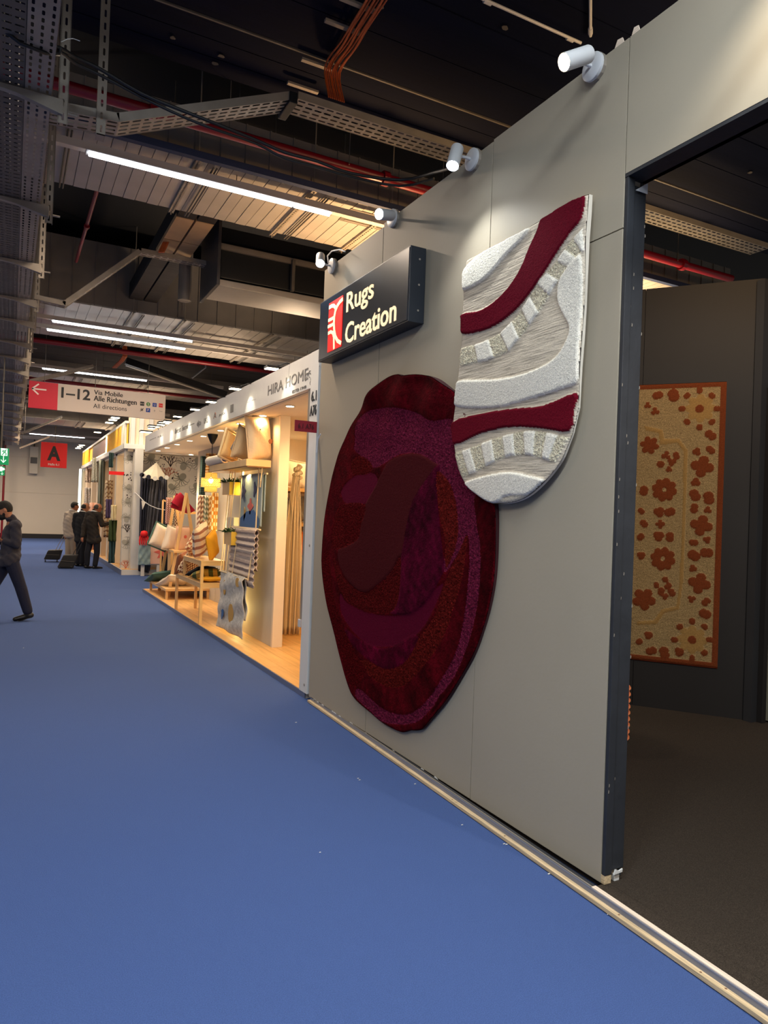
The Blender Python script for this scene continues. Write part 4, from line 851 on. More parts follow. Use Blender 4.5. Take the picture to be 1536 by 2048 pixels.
r1=hang('pale blue painted wall hanging with sea creatures',2.64,482,526,948,950,1052,m_sea,lambda a,s:.004*math.sin(a*7),motifs=[(.22,.32,blob(16,.07,5,.5,1.5),m_navy),(.72,.30,blob(14,.05,3,.3,1.7),m_navy),(.55,.62,blob(14,.09,4,.4,.9),m_coral),(.5,.88,[(-.40,-.10),(.40,-.10),(.40,.02),(.2,.12),(-.1,.10),(-.40,.0)],m_bsea),(.3,.78,blob(10,.04,3,.3,2),m_ochp)],short=.72)
r2=hang('grey and blush quilted blanket hung on a rod below the painted one',2.56,462,512,1050,1060,1170,m_quil,lambda a,s:.010*math.sin(s*60)+.006*math.sin(a*5),short=.72)
r3=hang('white quilted hanging with ochre leaf motifs, lowest of the three rods',2.50,440,488,1141,1156,1268,m_rel,lambda a,s:.014*math.sin(a*11+s*5)+.01*math.sin(s*17+a*4),short=.7,motifs=[(.28,.26,blob(14,.05,2,.2,2.4),m_ochp),(.8,.10,blob(12,.07,2,.2,1),m_ochp),(.58,.66,blob(14,.09,2,.25,1.7),m_ochp),(.22,.72,blob(12,.05,3,.3,1.6),m_bsea)])
t=thing('hanging_ropes','pale ropes holding the textile rods below the shelf','rope',(2.6,8.8,2.1),)
for X,R,zt2 in ((2.46,r1,2.165),):
    for y in (r1[1]+.05,r1[2]-.18,r2[1]+.1): MB().tube([(2.60,y,2.16),(2.59,y,r1[4]+.0),(2.52,y,r3[3])],.006,6).build('rope',m_rope,t)
for y in (r1[2]+.12,r3[2]-.05,r2[2]+.28): MB().tube([(2.60,y,2.16),(2.52,y,r3[3]-.01)],.006,6).build('rope',m_rope,t)
MB().tube([(2.62,8.1,2.16),(2.60,8.08,2.0),(2.61,8.12,1.93)],.008,6).build('rope',m_rope,t)
# striped curtain and shelves in the inner room
def curt(label,x0,x1,y,z0,z1,m,n=6,dep=.05,gather=1.):
    t=thing('curtain',label,'curtain',((x0+x1)/2,y,z1))
    cloth('fabric',lambda a,b:((x0+x1)/2+((a-.5)*(x1-x0))*(1-(1-gather)*b**3),y+dep*math.sin(a*n*6.28+b*1.3)+.02*math.sin(a*3+b*5),z0+(z1-z0)*b),70,20,m,t,.006)
    return t
t=curt('striped beige curtain knotted at the top in the inner room',3.17,3.40,8.72,.06,2.12,s_cur,4,.045,.35)
MB().tube([(3.31+.05*math.cos(a*1.9)*(1-a*.05),8.74+.05*math.sin(a*1.9)*(1-a*.05),2.10+a*.022) for a in np.arange(0,8,.5)],.028,8).build('knot',s_cur,t,smooth=True)
t=thing('display_shelves','wooden shelves in the lit inner room behind the curtain','shelf',(3.9,9.8,.1))
for z in (.45,.95,1.45,1.95): box('shelf_board',(3.3,9.6,z),(5.0,10.38,z+.05),m_wood,t,bevel=.003)
for x in (3.3,4.95): box('side_board',(x,9.6,.05),(x+.05,10.38,2.0),m_wood,t)
pillow('cushion','white cushion on the top shelf of the inner room',(3.62,9.72,2.2),.45,.4,.14,(0,.1,.1),c_wht); pillow('cushion','grey cushion on the third shelf of the inner room',(3.62,9.75,1.69),.42,.36,.14,(0,-.1,.1),c_gry)
pillow('cushion','orange cushion on the second shelf of the inner room',(3.66,9.72,1.2),.36,.34,.12,(0,0,.1),mat('cushion_orange',(236,130,50),.9)); pillow('cushion','pink patterned cushion on the lowest shelf of the inner room',(3.66,9.72,.7),.36,.34,.12,(0,0,.1),c_pnk)
t=thing('box_lamp','flat lit box high in the inner room, under the number plate','lamp',(3.4,10.3,2.4)); box('case',(3.15,10.2,2.42),(3.6,10.38,2.55),m_blackm,t); box('glow_panel',(3.15,10.18,2.33),(3.6,10.38,2.40),m_down,t)
# pendant lamp
t=thing('pendant_lamp','woven bamboo pendant lamp hanging on a black cord in the warm stand','lamp',(2.66,10.65,2.78)); PX,PY=2.655,10.65
MB().lathe([(.012,-.15),(.03,-.13),(.075,-.03),(.08,0)],(PX,PY,2.78),20).build('ceiling_cup',m_black,t,smooth=True); MB().tube([(PX,PY,2.64),(PX,PY,2.14)],.006,6).build('cord',m_black,t)
zc=ony(424,967,PY)[2]
def weave(r0,z0,r1,z1,name,n=26):
    mb=MB()
    for k in range(n):
        for dr in (1,-1):
            a=2*math.pi*k/n; pts=[(PX+(r0+(r1-r0)*s)*math.cos(a+dr*s*.9),PY+(r0+(r1-r0)*s)*math.sin(a+dr*s*.9),z0+(z1-z0)*s) for s in (0,.33,.66,1)]
            mb.tube(pts,.0035,4,caps=False)
    for r,z in ((r0,z0),(r1,z1)): mb.tube([(PX+r*math.cos(a),PY+r*math.sin(a),z) for a in np.linspace(0,6.283,25)],.006,5,caps=False)
    return mb.build(name,mat('bamboo',(236,206,120),.6),t,kind='stuff')
weave(.085,zc+.15,.09,zc+.07,'upper_tier'); weave(.14,zc+.075,.145,zc-.05,'middle_tier'); weave(.09,zc-.05,.09,zc-.12,'lower_tier'); 
mb=MB(); mb.lathe([(.09,0),(.14,.002)],(PX,PY,zc+.073),26); mb.build('tier_ring',mat('bamboo',(236,206,120)),t)
MB().lathe([(.01,-.04),(.03,-.02),(.036,0),(.03,.03),(.012,.05)],(PX,PY,zc+.04),16).build('bulb',m_bulbw if False else mat('pendant_bulb',(255,255,255),emit=(255,236,170),estr=14.),t,smooth=True)
light('POINT','pendant_glow',(PX,PY,zc+.02),14,(1,.82,.42),shadow_soft_size=.04)
# ladder frames, benches and cushions
def lad(label,foot,apex,y,dx,g):
    t=thing('ladder_stand',label,'stand',tuple(foot),g); a=Vector(apex); f=Vector(foot)
    MB().bar(f,a,.055,.03,up=(0,1,0)).build('leg',m_wood,t,bevel=.003); MB().bar(a+Vector((0,.02,-.02)),Vector((f.x+dx,f.y+.12,.05)),.055,.03,up=(0,1,0)).build('leg',m_wood,t,bevel=.003); return t
lad('nearest pale wooden ladder frame with the dark red throw',(2.565,13.05,.05),ony(373,986,13.1),13.05,.62,'wooden ladder frames')
lad('rear pale wooden ladder frame beside the grey tent',(2.62,14.2,.05),(2.85,14.2,1.9),14.2,.6,'wooden ladder frames')
t=thing('plank_shelf','upper plank between the two ladder frames under the white cushions','shelf',(2.7,13.6,.9)); box('board',(2.60,12.9,.86),(3.1,14.3,.90),m_wood,t,bevel=.003)
t=thing('low_bench','low wooden bench on the platform edge with white cushions','bench',(2.6,13.6,.05)); box('board',(2.45,12.7,.20),(3.25,14.4,.24),m_wood,t,bevel=.003)
for x,y in ((2.48,14.3),(2.48,12.75),(3.2,12.75),(3.2,14.3)): box('leg',(x-.02,y-.02,.05),(x+.02,y+.02,.20),m_wood,t)
def table(label,x0,x1,y0,y1,z,g,apron=.07):
    t=thing('display_table',label,'table',((x0+x1)/2,(y0+y1)/2,.05),g); box('top',(x0,y0,z-.02),(x1,y1,z),m_wood,t,bevel=.003); box('apron',(x0+.004,y0+.004,z-apron),(x1-.004,y1-.004,z-.02),m_plasterg if False else m_wood,t)
    for x in (x0+.022,x1-.022):
        for y in (y0+.022,y1-.022): box('leg',(x-.02,y-.02,.05),(x+.02,y+.02,z-apron),m_wood,t)
    return t
tt=table('two tiered wooden display table with cushions on both tiers, at the platform edge',2.375,2.72,9.9,11.55,.62,None)
box('upper_tier',(2.375,9.9,.91),(2.72,11.05,.93),m_wood,tt,bevel=.003); box('upper_apron',(2.379,9.904,.86),(2.716,11.046,.91),m_wood,tt)
for x in (2.397,2.698):
    for y in (9.922,11.028): box('upper_post',(x-.02,y-.02,.62),(x+.02,y+.02,.86),m_wood,tt)
pillow('cushion','chunky knitted cream cushion with brown fringe on the upper tier',(2.50,10.5,1.19),.40,.50,.16,(.1,-.35,.9),stripes('cushion_patch',[(232,216,188),(232,216,188),(160,110,90)],3,2,.2,wob=2),'cushions on the upper tier')
pillow('cushion','small brown checked cushion leaning on the upper tier',(2.52,10.95,1.10),.36,.34,.13,(.2,.55,.9),c_chk,'cushions on the upper tier')
pillow('cushion','bright yellow cushion at the right end of the upper tier',(2.58,10.12,1.14),.30,.40,.10,(.0,-.45,.9),c_yel,'cushions on the upper tier')
pillow('cushion','mustard and green striped cushion lying on the lower tier',(2.56,10.28,.715),.36,.40,.13,(1.35,0,.2),c_str,'cushions on the lower tier')
pillow('cushion','yellow cushion flat at the front of the lower tier',(2.56,10.06,.662),.30,.28,.07,(1.5,0,0),c_yel,'cushions on the lower tier')
pillow('cushion','black backed cushion behind the striped one on the lower tier',(2.56,10.62,.72),.34,.36,.12,(1.25,0,.3),c_blk,'cushions on the lower tier')
pillow('cushion','rust knitted cushion with cream dots on the lower tier',(2.52,11.22,.80),.38,.38,.15,(.4,.3,.8),c_spk,'cushions on the lower tier')
pillow('cushion','rust brown ribbed cushion in front of the dotted one',(2.45,11.46,.80),.30,.34,.14,(.3,-.2,.9),c_brn,'cushions on the lower tier')
pillow('cushion','white pleated cushion on the upper plank, leftmost',(2.57,14.0,1.10),.44,.46,.17,(.1,.35,.5),c_wht,'white cushions on the upper plank',frill=c_grn)
pillow('cushion','white ruffled cushion on the upper plank, in the middle',(2.68,13.45,1.09),.40,.46,.15,(.1,.2,.6),c_wht,'white cushions on the upper plank')
pillow('cushion','blush cushion with a red stitch on the upper plank, right',(2.83,13.2,1.09),.34,.48,.15,(0,.05,.4),c_pnk,'white cushions on the upper plank',face=[(-.02,.05,.03,m_coral)])
pillow('cushion','white cushion with embroidery lying on the low bench',(2.72,13.2,.33),.55,.5,.14,(1.15,.1,.3),c_wht,'cushions on the low bench')
pillow('cushion','teal printed cushion lying on the left end of the low bench',(2.62,14.1,.34),.5,.46,.13,(1.2,-.1,.2),c_grn,'cushions on the low bench')
pillow('cushion','pale grey cushion at the back of the low bench',(2.95,14.0,.42),.42,.42,.13,(.6,.1,.2),c_gry,'cushions on the low bench')
# throws hung in the display corner
def drape(label,u0,u1,vt,vb,y,m,n=3,group='striped throws hung in the corner',dep=.03):
    A=ony(u0,vt,y);B=ony(u1,vt,y); zb=ony((u0+u1)/2,vb,y)[2]; t=thing('throw',label,'blanket',((A[0]+B[0])/2,y,A[2]),group)
    cloth('cloth',lambda a,b:(A[0]+(B[0]-A[0])*a*(1-.0*b),y+dep*math.sin(a*n*6.28+1)+.012*math.sin(b*6),zb+(A[2]-zb)*b),30,14,m,t,.01); return t
drape('brown and cream diagonal striped throw',397,413,991,1100,12.4,s_brn); drape('green and cream diagonal striped throw',409,422,991,1090,12.35,s_grn); drape('ochre and cream diagonal striped throw',418,431,991,1085,12.3,s_och)
drape('mustard checked throw hanging lowest at the partition',424,437,985,1062,12.0,s_mus); drape('mustard banded throw high in the corner',413,433,906,985,12.6,s_band); drape('dark teal throw high in the corner, leftmost',402,413,912,990,12.8,s_teal)
drape('red and white zigzag throw on the ladder rail',333,345,995,1048,14.9,s_pnk); drape('grey zigzag throw on the ladder rail',342,353,1005,1056,14.85,s_blk); drape('black and white dotted throw on the ladder rail',350,358,1020,1056,14.8,s_spk if False else c_spk)
t=thing('garment_rail','wooden rail behind the ladder frame carrying three zigzag throws','rail',(2.9,14.95,0)); ra=ony(326,1000,14.95); rb=ony(362,1016,14.95)
MB().bar(ra,rb,.03,.03).build('rail',m_wood,t)
for q in (ra,rb): MB().bar((q[0],14.95,0.0),(q[0],14.95,q[2]),.03,.03,up=(0,1,0)).build('post',m_wood,t)
t=thing('throw','rolled dark red throw over the top of the ladder frame','blanket',tuple(ony(360,1000,13.4)))
A=ony(350,1010,13.4);B=ony(366,992,13.4); MB().tube([tuple(A),tuple((A+B)/2+np.array([0,0,.03])),tuple(B)],.085,16).build('roll',mat('dark_red_towel',(150,16,44),.95,bump=.6,bscale=70),t,smooth=True)
MB().prism([(0,0),(.24,-.26),(.12,-.33),(-.22,-.22),(-.12,.05)],tuple(B),(1,0,0),(0,0,1),(0,1,0),.04).build('fold',mat('dark_red_towel',(150,16,44)),t,bevel=.01)
t=thing('back_shelf','wooden shelf rail behind the throws in the far display corner','shelf',(3.2,15.0,1.0))
for z in (.75,1.15,1.55): box('board',(2.95,15.0,z),(4.1,15.3,z+.05),m_wood,t)
for x in (2.97,4.06): box('post',(x,15.0,.0),(x+.05,15.3,1.6),m_wood,t)
# ================================================================ SECOND STAND (octopus wallpaper)
s2=structure('floor_platform_far',(2.5,18.3,0)); box('platform_core',(2.44,18.15,0),(6,30.5,.13),m_white,s2); box('deck',(2.46,18.17,.13),(6,30.5,.14),m_oak,s2); box('edge_profile',(2.425,18.14,0),(2.44,30.5,.13),m_alu,s2)
b2=structure('wall_stand_far',(3,18.6,0)); m_pap=mat('wallpaper_cream',(232,222,204),.8)
box('papered_wall',(2.80,18.75,.14),(4.6,18.85,3.06),m_pap,b2); box('papered_column',(2.46,18.45,.14),(2.76,18.6,3.10),mat('wallpaper_shade',(206,200,188),.8),b2)
box('white_post',(2.66,18.22,.14),(2.86,18.42,3.10),m_white,b2,bevel=.004); box('white_post',(2.64,18.30,.14),(2.67,18.42,3.10),m_plasterg,b2)
for y in (20.2,21.6,23.2,24.8,26.6,28.6): box('white_post',(2.50,y,.14),(2.72,y+.3,3.1),m_plaster,b2,bevel=.004)
box('rear_wall',(3.6,18.85,.14),(3.7,30.4,3.1),m_plaster,b2); box('roof_slab',(2.5,18.3,3.02),(4.6,30.4,3.1),m_plaster,b2)
box('far_wall',(2.5,30.3,.14),(6,30.4,3.7),m_plaster,b2)
m_oct=mat('octopus_grey_print',(160,156,142),.8); m_corb=mat('coral_black_print',(58,44,44),.8); m_corr=mat('coral_red_print',(206,120,92),.8)
def octo(par,x,z,s,rot,y,m=None):
    mb=MB(); f=lambda r,a:(x+s*r*math.cos(a+rot),z+s*r*math.sin(a+rot)); m=m or m_oct
    mb.prism([f(.34*(1+.12*math.cos(2*a)),a) if False else (x+s*(.42*math.cos(a))*math.cos(rot)-s*(.26+.46*math.sin(a))*math.sin(rot),z+s*(.42*math.cos(a))*math.sin(rot)+s*(.26+.46*math.sin(a))*math.cos(rot)) for a in np.linspace(0,6.283,16,endpoint=False)],(0,y,0),(1,0,0),(0,0,1),(0,-1,0),.007)
    for k in range(8):
        a0=math.pi*(1.02+.96*k/7); sg=1 if k<4 else -1; pts=[];px,pz=.0,-.02; a=a0; w=[]
        for q in range(12):
            pts.append((px,pz)); w.append(s*max(.03,.15*(1-q/13))); px+=.14*math.cos(a); pz+=.14*math.sin(a); a+=-sg*(.05 if q<5 else .5)
        pts=[(x+s*(p[0]*math.cos(rot)-p[1]*math.sin(rot)),z+s*(p[0]*math.sin(rot)+p[1]*math.cos(rot))) for p in pts]
        mb.ribbon(pts,w,(0,y,0),(1,0,0),(0,0,1),(0,-1,0),.002+.0006*k)
    mb.build('printed_octopus',m,par)
def coral(par,x,z,s,m,y,seed=1):
    r=random.Random(seed); mb=MB()
    def br(px,pz,a,l,d):
        qx,qz=px+l*math.cos(a),pz+l*math.sin(a); mb.ribbon([(px,pz),(qx,qz)],.05*s*(.5+d*.25),(0,y,0),(1,0,0),(0,0,1),(0,-1,0),.003)
        if d>0:
            for k in (-1,1): br(qx,qz,a+k*r.uniform(.25,.6),l*r.uniform(.65,.85),d-1)
    for a in (1.1,1.57,2.1): br(x,z,a,.3*s,3)
    mb.build('printed_coral',m,par)
def dots(par,x,z,y,n=5,seed=0,m=None):
    r=random.Random(seed)
    mb=MB()
    for i in range(n): mb.prism(blob(8,.012+.008*r.random(),1,0),(x+r.uniform(-.09,.09),y,z+r.uniform(-.1,.1)),(1,0,0),(0,0,1),(0,-1,0),.003)
    mb.build('printed_dots',m or m_corb,par)
yc=18.45
for u,v,s,ro in ((256,917,.13,.2),(255,975,.13,-.5),(252,1003,.135,-.1),(249,1037,.13,2.9),(242,1085,.14,1.2)):
    p=ony(u,v,yc); octo(b2,min(max(p[0],2.56),2.66),p[2],s,ro,yc)
for u,v,m in ((245,1064,m_corb),(238,1137,m_corr)): p=ony(u,v,yc); coral(b2,max(p[0],2.58),p[2],.26,m,yc,3)
for k,(u,v) in enumerate(((245,912),(254,949),(243,952),(242,992))): p=ony(u,v,yc); dots(b2,max(p[0],2.55),p[2],yc,5,k)
yw=18.75
for u,v,s,ro in ((302,917,.2,-.3),(368,930,.2,2.8),(363,956,.2,-.7),(394,975,.19,.4),(396,925,.19,.3),(345,975,.17,.9)): p=ony(u,v,yw); octo(b2,p[0],p[2],s,ro,yw)
for u,v,m in ((341,933,m_corb),(336,956,m_corr)): p=ony(u,v,yw); coral(b2,p[0],p[2],.36,m,yw,5)
for k,(u,v) in enumerate(((325,918),(385,922),(350,950),(396,957),(283,917),(322,934))): p=ony(u,v,yw); dots(b2,p[0],p[2],yw,5,20+k)
# fascia of the far stand with lit yellow slats
ff=thing('far_fascia','tall white fascia with glowing yellow slats on the octopus stand','fascia',(2.45,22,3.1))
box('lower_rail',(2.40,18.3,3.08),(2.50,30,3.2),m_white,ff,bevel=.004); box('lower_rail',(2.40,18.25,3.08),(4.4,18.33,3.2),m_white,ff,bevel=.004); box('upper_rail',(2.42,18.3,3.70),(2.50,30,3.76),m_white,ff); box('back_board',(2.47,18.33,3.2),(2.52,30,3.72),m_yel,ff)
box('front_board',(2.50,18.33,3.2),(4.3,18.37,3.9),m_plaster,ff)
for x in (2.55,2.75,2.98,3.25,3.6): box('front_slat',(x,18.29,3.2),(x+.1,18.33,3.85),m_white,ff)
for i in range(22):
    y=18.4+i*.165
    if 3<i<23: box('slat',(2.42,y,3.2),(2.47,y+.05,3.70),m_yel,ff)
    else: box('slat',(2.42,y,3.2),(2.47,y+.06,3.70),m_white,ff)
for i in range(14): box('slat',(2.42,27.4+i*.18,3.2),(2.47,27.46+i*.18,3.70),m_yel,ff)
box('picture_panel',(2.44,22.4,3.24),(2.46,26.2,3.66),mat('panel_mauve',(112,88,84),.5),ff); box('panel_light_line',(2.42,22.2,3.19),(2.45,26.4,3.23),m_led,ff); box('panel_light_line',(2.42,22.15,3.2),(2.45,22.25,3.7),m_led,ff)
for i,y in enumerate((18.6,19.1,19.8,27.8,28.6,29.4,22.6)):
    t=thing('flood_light',['nearest','second nearest','third nearest','third farthest','second farthest','farthest','middle'][i]+' flat floodlight on an arm above the glowing yellow fascia','lamp',(2.45,y,3.76),'floodlights above the yellow fascia'); MB().tube([(2.45,y,3.76),(2.3,y,3.86)],.01,6).build('arm',m_blackm,t); box('head',(2.12,y-.12,3.84),(2.32,y+.12,3.87),m_blackm,t); box('lens',(2.13,y-.11,3.832),(2.31,y+.11,3.84),m_down,t)
    light('SPOT','flood_beam',(2.22,y,3.81),9,(1,.86,.55),(2.46,y,3.2),spot_size=1.5,spot_blend=.5)
for i,(u,v) in enumerate(((308,853),(292,864),(328,846),(350,852))):
    p=ony(u,v,17.8); t=thing('flood_light',['second from the left','leftmost','second from the right','rightmost'][i]+' flat floodlight over the octopus stand front','lamp',tuple(p),'floodlights over the octopus stand front')
    box('head',(p[0]-.14,17.7,p[2]),(p[0]+.14,17.95,p[2]+.03),m_blackm,t,bevel=.004); box('lens',(p[0]-.12,17.71,p[2]-.008),(p[0]+.12,17.94,p[2]),m_down2,t); MB().tube([(p[0]+.1,17.95,p[2]+.02),(p[0]+.2,18.3,p[2]-.02)],.01,6).build('arm',m_blackm,t)
    light('SPOT','flood_beam',(p[0],17.85,p[2]-.03),2,(1,.88,.62),(p[0]+.1,18.5,2.6),spot_size=1.8,spot_blend=.6)
# goods seen edge-on along the far stand
G='goods hung along the side of the octopus stand'
def slab(label,u0,u1,v0,v1,y,m,name='wall_textile',th=.03):
    a=ony(u0,v0,y);b=ony(u1,v1,y); t=thing(name,label,'textile',((a[0]+b[0])/2,y,b[2]),G); cloth('cloth',lambda s,r:(a[0]+(b[0]-a[0])*s,y+.04*math.sin(s*14+r*2),b[2]+(a[2]-b[2])*r),14,10,m,t,.02); return t
slab('green dress-like textile hung at the near end of the far stand',219,232,1040,1083,18.7,mat('dark_green_cloth',(58,72,34),.9))
slab('teal textile hanging below the green one',219,229,1082,1126,18.75,mat('deep_teal_cloth',(48,72,72),.9))
slab('cream pointed textile above the green one',223,232,1010,1041,18.65,mat('cream_cloth',(226,208,160),.9))
slab('purple framed textile panel',213,222,998,1036,20.1,mat('purple_cloth',(92,76,110),.9)); slab('dark teal arched textile near the red number plate',219,226,905,935,19.4,mat('deep_teal_cloth',(48,72,72)))
slab('grey green long curtain on the far stand',199,206,920,1035,23.1,mat('sage_cloth',(128,132,118),.9)); slab('blush panel low on the far stand',180,196,1005,1100,24.7,mat('blush_cloth',(226,176,150),.9)); slab('striped leaf panel high on the far stand',185,196,915,965,24.6,stripes('leaf_print',[(226,220,200),(70,88,78)],9,2,.4))
slab('dark floral panel on the farthest bay',172,182,925,965,28.4,stripes('floral_print',[(222,204,180),(96,90,84)],7,2,.4,wob=4)); slab('black and white floral panel on the farthest bay',170,182,975,1010,28.4,stripes('floral_print2',[(222,214,200),(66,70,76)],9,2,.4,wob=6))
slab('branch printed panel on the second bay',212,221,960,1075,21.5,stripes('branch_print',[(226,204,166),(226,204,166),(226,204,166),(150,110,80)],3,2,.5,wob=7))
t=thing('stand_flag','bright red number plate on the far stand','sign',tuple(ony(228,947,18.46))); a=ony(218,942,18.46);b=ony(236,950,18.46); box('plate',(a[0],18.46,b[2]),(2.465,18.47,a[2]),m_signr2,t)
t=thing('poster_column','tall white light column at the far end of the stands','column',(2.45,30,0)); box('column',(2.36,30.1,.1),(2.44,30.4,3.1),m_lit,t)
# tent with grey drapes, crib, garland
t=thing('play_tent','play tent with cream top and dark grey drapes in the octopus stand','tent',(3.0,18.3,.14))
m_dg=mat('drape_grey',(74,74,80),.9,bump=.3,bscale=20); m_dn=mat('drape_navy',(40,42,56),.9,bump=.3,bscale=20)
def T(u,v,y=18.2): return ony(u,v,y)
ap=T(313,925); ring=[T(282,950,18.1),T(299,957,17.95),T(316,960,17.95),T(334,957,18.1)]
mb=MB(); mb.add([tuple(ap)]+[tuple(p) for p in ring],[(0,1,2),(0,2,3),(0,3,4)]); o=mb.build('cone_top',mat('tent_cream',(216,204,182),.9),t); md=o.modifiers.new('s','SOLIDIFY'); md.thickness=.01
for a,b,c,d,m in (((282,952),(300,958),(277,1142),(283,1144),m_dn),((300,956),(318,960),(280,1143),(298,1146),m_dg),((315,958),(334,956),(318,1146),(336,1146),m_dn),((303,958),(333,958),(283,1138),(300,1142),m_dg),((320,958),(334,956),(322,1144),(332,1146),m_dg)):
    A,B,Cc,D=[T(*q,18.05) for q in (a,b,c,d)]
    cloth('drape',lambda s,r,A=A,B=B,Cc=Cc,D=D:tuple((A+(B-A)*s)*(r)+(Cc+(D-Cc)*s)*(1-r)+np.array([0,.05*math.sin(s*20+r*2),0])),24,12,m,t,.01)
for p,mm in zip((T(284,950,17.95),T(288,952,17.95),T(297,954,17.95),T(310,957,17.95),T(322,957,17.95),T(333,955,17.95)),(m_dn,m_white,m_dn,m_white,m_dn,m_white)):
    MB().prism(blob(12,.055,1,0),tuple(p),(1,0,0),(0,0,1),(0,-1,0),.02).build('scallop',mm,t)
t=tag(MB().tube([tuple(ony(270,985,18.22))]+[tuple(ony(u,v,17.8)) for u,v in ((278,992),(288,1003),(300,1011),(315,1017),(330,1020))],.01,6).build('garland',m_cable,None,smooth=True),'thin white garland hanging across the grey drapes','garland')
tg=bpy.data.objects['garland']; q=ony(287,1006,17.8); MB().prism([(-.05,.06),(.05,.02),(-.02,-.16)],tuple(q),(1,0,0),(0,0,1),(0,-1,0),.01).build('pennant',m_white,tg)
t=thing('crib','white slatted crib with a pink panel in front of the play tent','crib',(3.1,17.9,.14))
a=ony(277,1075,17.9);b=ony(322,1130,17.9)
box('top_rail',(a[0],17.88,a[2]-.03),(b[0],17.92,a[2]),m_white,t); box('bottom_rail',(a[0],17.88,b[2]),(b[0],17.92,b[2]+.05),m_white,t)
for i in range(12): x=a[0]+(b[0]-a[0])*i/11; box('slat',(x-.01,17.89,b[2]),(x+.01,17.91,a[2]),m_white,t)
for u in (285,316): p=ony(u,1140,17.9); box('leg',(p[0]-.04,17.87,.0),(p[0]+.04,17.93,b[2]),m_white,t)
x0=ony(300,1100,17.85)[0]; box('pink_panel',(x0,17.84,b[2]+.03),(b[0],17.87,a[2]-.1),mat('pink_panel',(232,186,164),.8),t); MB().prism(blob(20,.13,6,.5),(x0+.28,17.84,b[2]+.32),(1,0,0),(0,0,1),(0,-1,0),.006).build('printed_crab',m_coral,t)
t=thing('quilted_panel','blue quilted cloth hung over the front of the crib','textile',tuple(ony(288,1080,17.8))); a=ony(278,1088,17.8);b=ony(300,1130,17.8)
cloth('cloth',lambda s,r:(a[0]+(b[0]-a[0])*s,17.8+.02*math.sin(s*12)*math.sin(r*14),b[2]+(a[2]-b[2])*r),16,16,mat('blue_quilt',(150,176,180),.9,noise=.3,nscale=9,bump=.8,bscale=14),t,.015)
t=thing('soft_toy','red stuffed octopus toy hanging over the crib rail','toy',tuple(ony(288,1072,17.75))); c=ony(288,1072,17.75)
MB().lathe([(.02,.13),(.07,.11),(.09,.05),(.08,0),(.05,-.03)],tuple(c),14).build('head',m_signr2,t,smooth=True)
for k in range(5): MB().tube([tuple(c+np.array([-.08+.04*k,0,0])),tuple(c+np.array([-.10+.05*k,-.02,-.12])),tuple(c+np.array([-.09+.05*k,-.02,-.22]))],[.022,.02,.012],8).build('tentacle',m_signr2,t,smooth=True)
# ================================================================ HANGING SIGNS
YS=15.
ds=thing('direction_sign','long hanging direction sign with red arrow field and black lettering','sign',(1.5,YS,3.5)); z0,z1=3.455,3.965
box('white_field',(.735,YS,z0),(2.745,YS+.06,z1),m_signw,ds,bevel=.003); box('red_field',(.235,YS,z0),(.735,YS+.06,z1),m_signr,ds,bevel=.003)
def syt(s,u0,v0,u1,v1,m=m_txt,b=0.):
    A=ony(u0,v0,YS);B=ony(u1,v1,YS); A[2]-=.037*0; return text('lettering',s,(A[0],YS-.001,A[2]),B[0]-A[0],None or (B[2]-A[2]),YF,m,ds,bold=b,d=.003)
def P5(x,y): return (x/4.518,600+y/4.518)
def word(s,x0,yb,x1,yt,b=0.,m=m_txt): # baseline-left and height at the left edge, in crop pixels
    A=ony(*P5(x0,yb),YS); T_=ony(*P5(x0,yt),YS); B=ony(*P5(x1,yb+(x1-x0)*.07),YS); return text('lettering',s,(A[0],YS-.001,A[2]),B[0]-A[0],T_[2]-A[2],YF,m,ds,bold=b,d=.003)
word('1–12',552,882,815,785,.025); word('Via Mobile',848,852,1108,812,.0); word('Via Mobile',850,852,1110,812,.0); word('Alle Richtungen',845,925,1232,862,.0); word('Alle Richtungen',848,925,1235,862,.0); word('All directions',842,975,1145,935)
def arrow(par,x,z,s,y,m,kind='left'):
    dx=-1 if kind=='left' else 0
    if kind=='left': segs=[[(x,z),(x+s,z)],[(x+s*.45,z+s*.4),(x,z),(x+s*.45,z-s*.4)]]
    else: segs=[[(x,z),(x,z+s)],[(x-s*.35,z+s*.4),(x,z),(x+s*.35,z+s*.4)]]
    for g in segs: MB().ribbon(g,s*.11,(0,y,0),(1,0,0),(0,0,1),(0,-1,0),.003).build('arrow',m,par)
a=ony(*P5(290,800),YS); arrow(ds,a[0],a[2],.24,YS-.001,mat('arrow_white',(240,225,215)))
for x,y,m,s in ((1285,937,m_txt,'BUS'),(1340,942,m_gm,'S'),(1397,948,m_bm,'U'),(1453,953,m_rm,'Tram'),(1282,992,m_signw,''),(1338,996,m_bm,'P'),(1396,1001,m_signw,'+'),(1452,1006,m_signw,'Taxi')):
    c=ony(*P5(x,y),YS); r=.04
    if s=='S': MB().prism(blob(18,r,1,0),(c[0],YS,c[2]),(1,0,0),(0,0,1),(0,-1,0),.003).build('icon',m,ds)
    else:
        MB().prism([(-r,-r),(r,-r),(r,r),(-r,r)],(c[0],YS,c[2]),(1,0,0),(0,0,1),(0,-1,0),.003).build('icon',m,ds)
    if s: text('icon_letter',s,(c[0]-(.03 if len(s)>1 else .015),YS-.004,c[2]-(.012 if len(s)>1 else .024)),.06 if len(s)>1 else .03,.024 if len(s)>1 else .048,YF,m_signw if m is not m_signw else m_txtg,ds,d=.002)
    else:
        for g in ([(-.03,-.03),(.03,.03)],[(-.028,.012),(.01,-.022)],[(-.012,.028),(.022,-.01)]): MB().ribbon(g,.011,(c[0],YS-.003,c[2]),(1,0,0),(0,0,1),(0,-1,0),.002).build('icon',m_txt,ds)
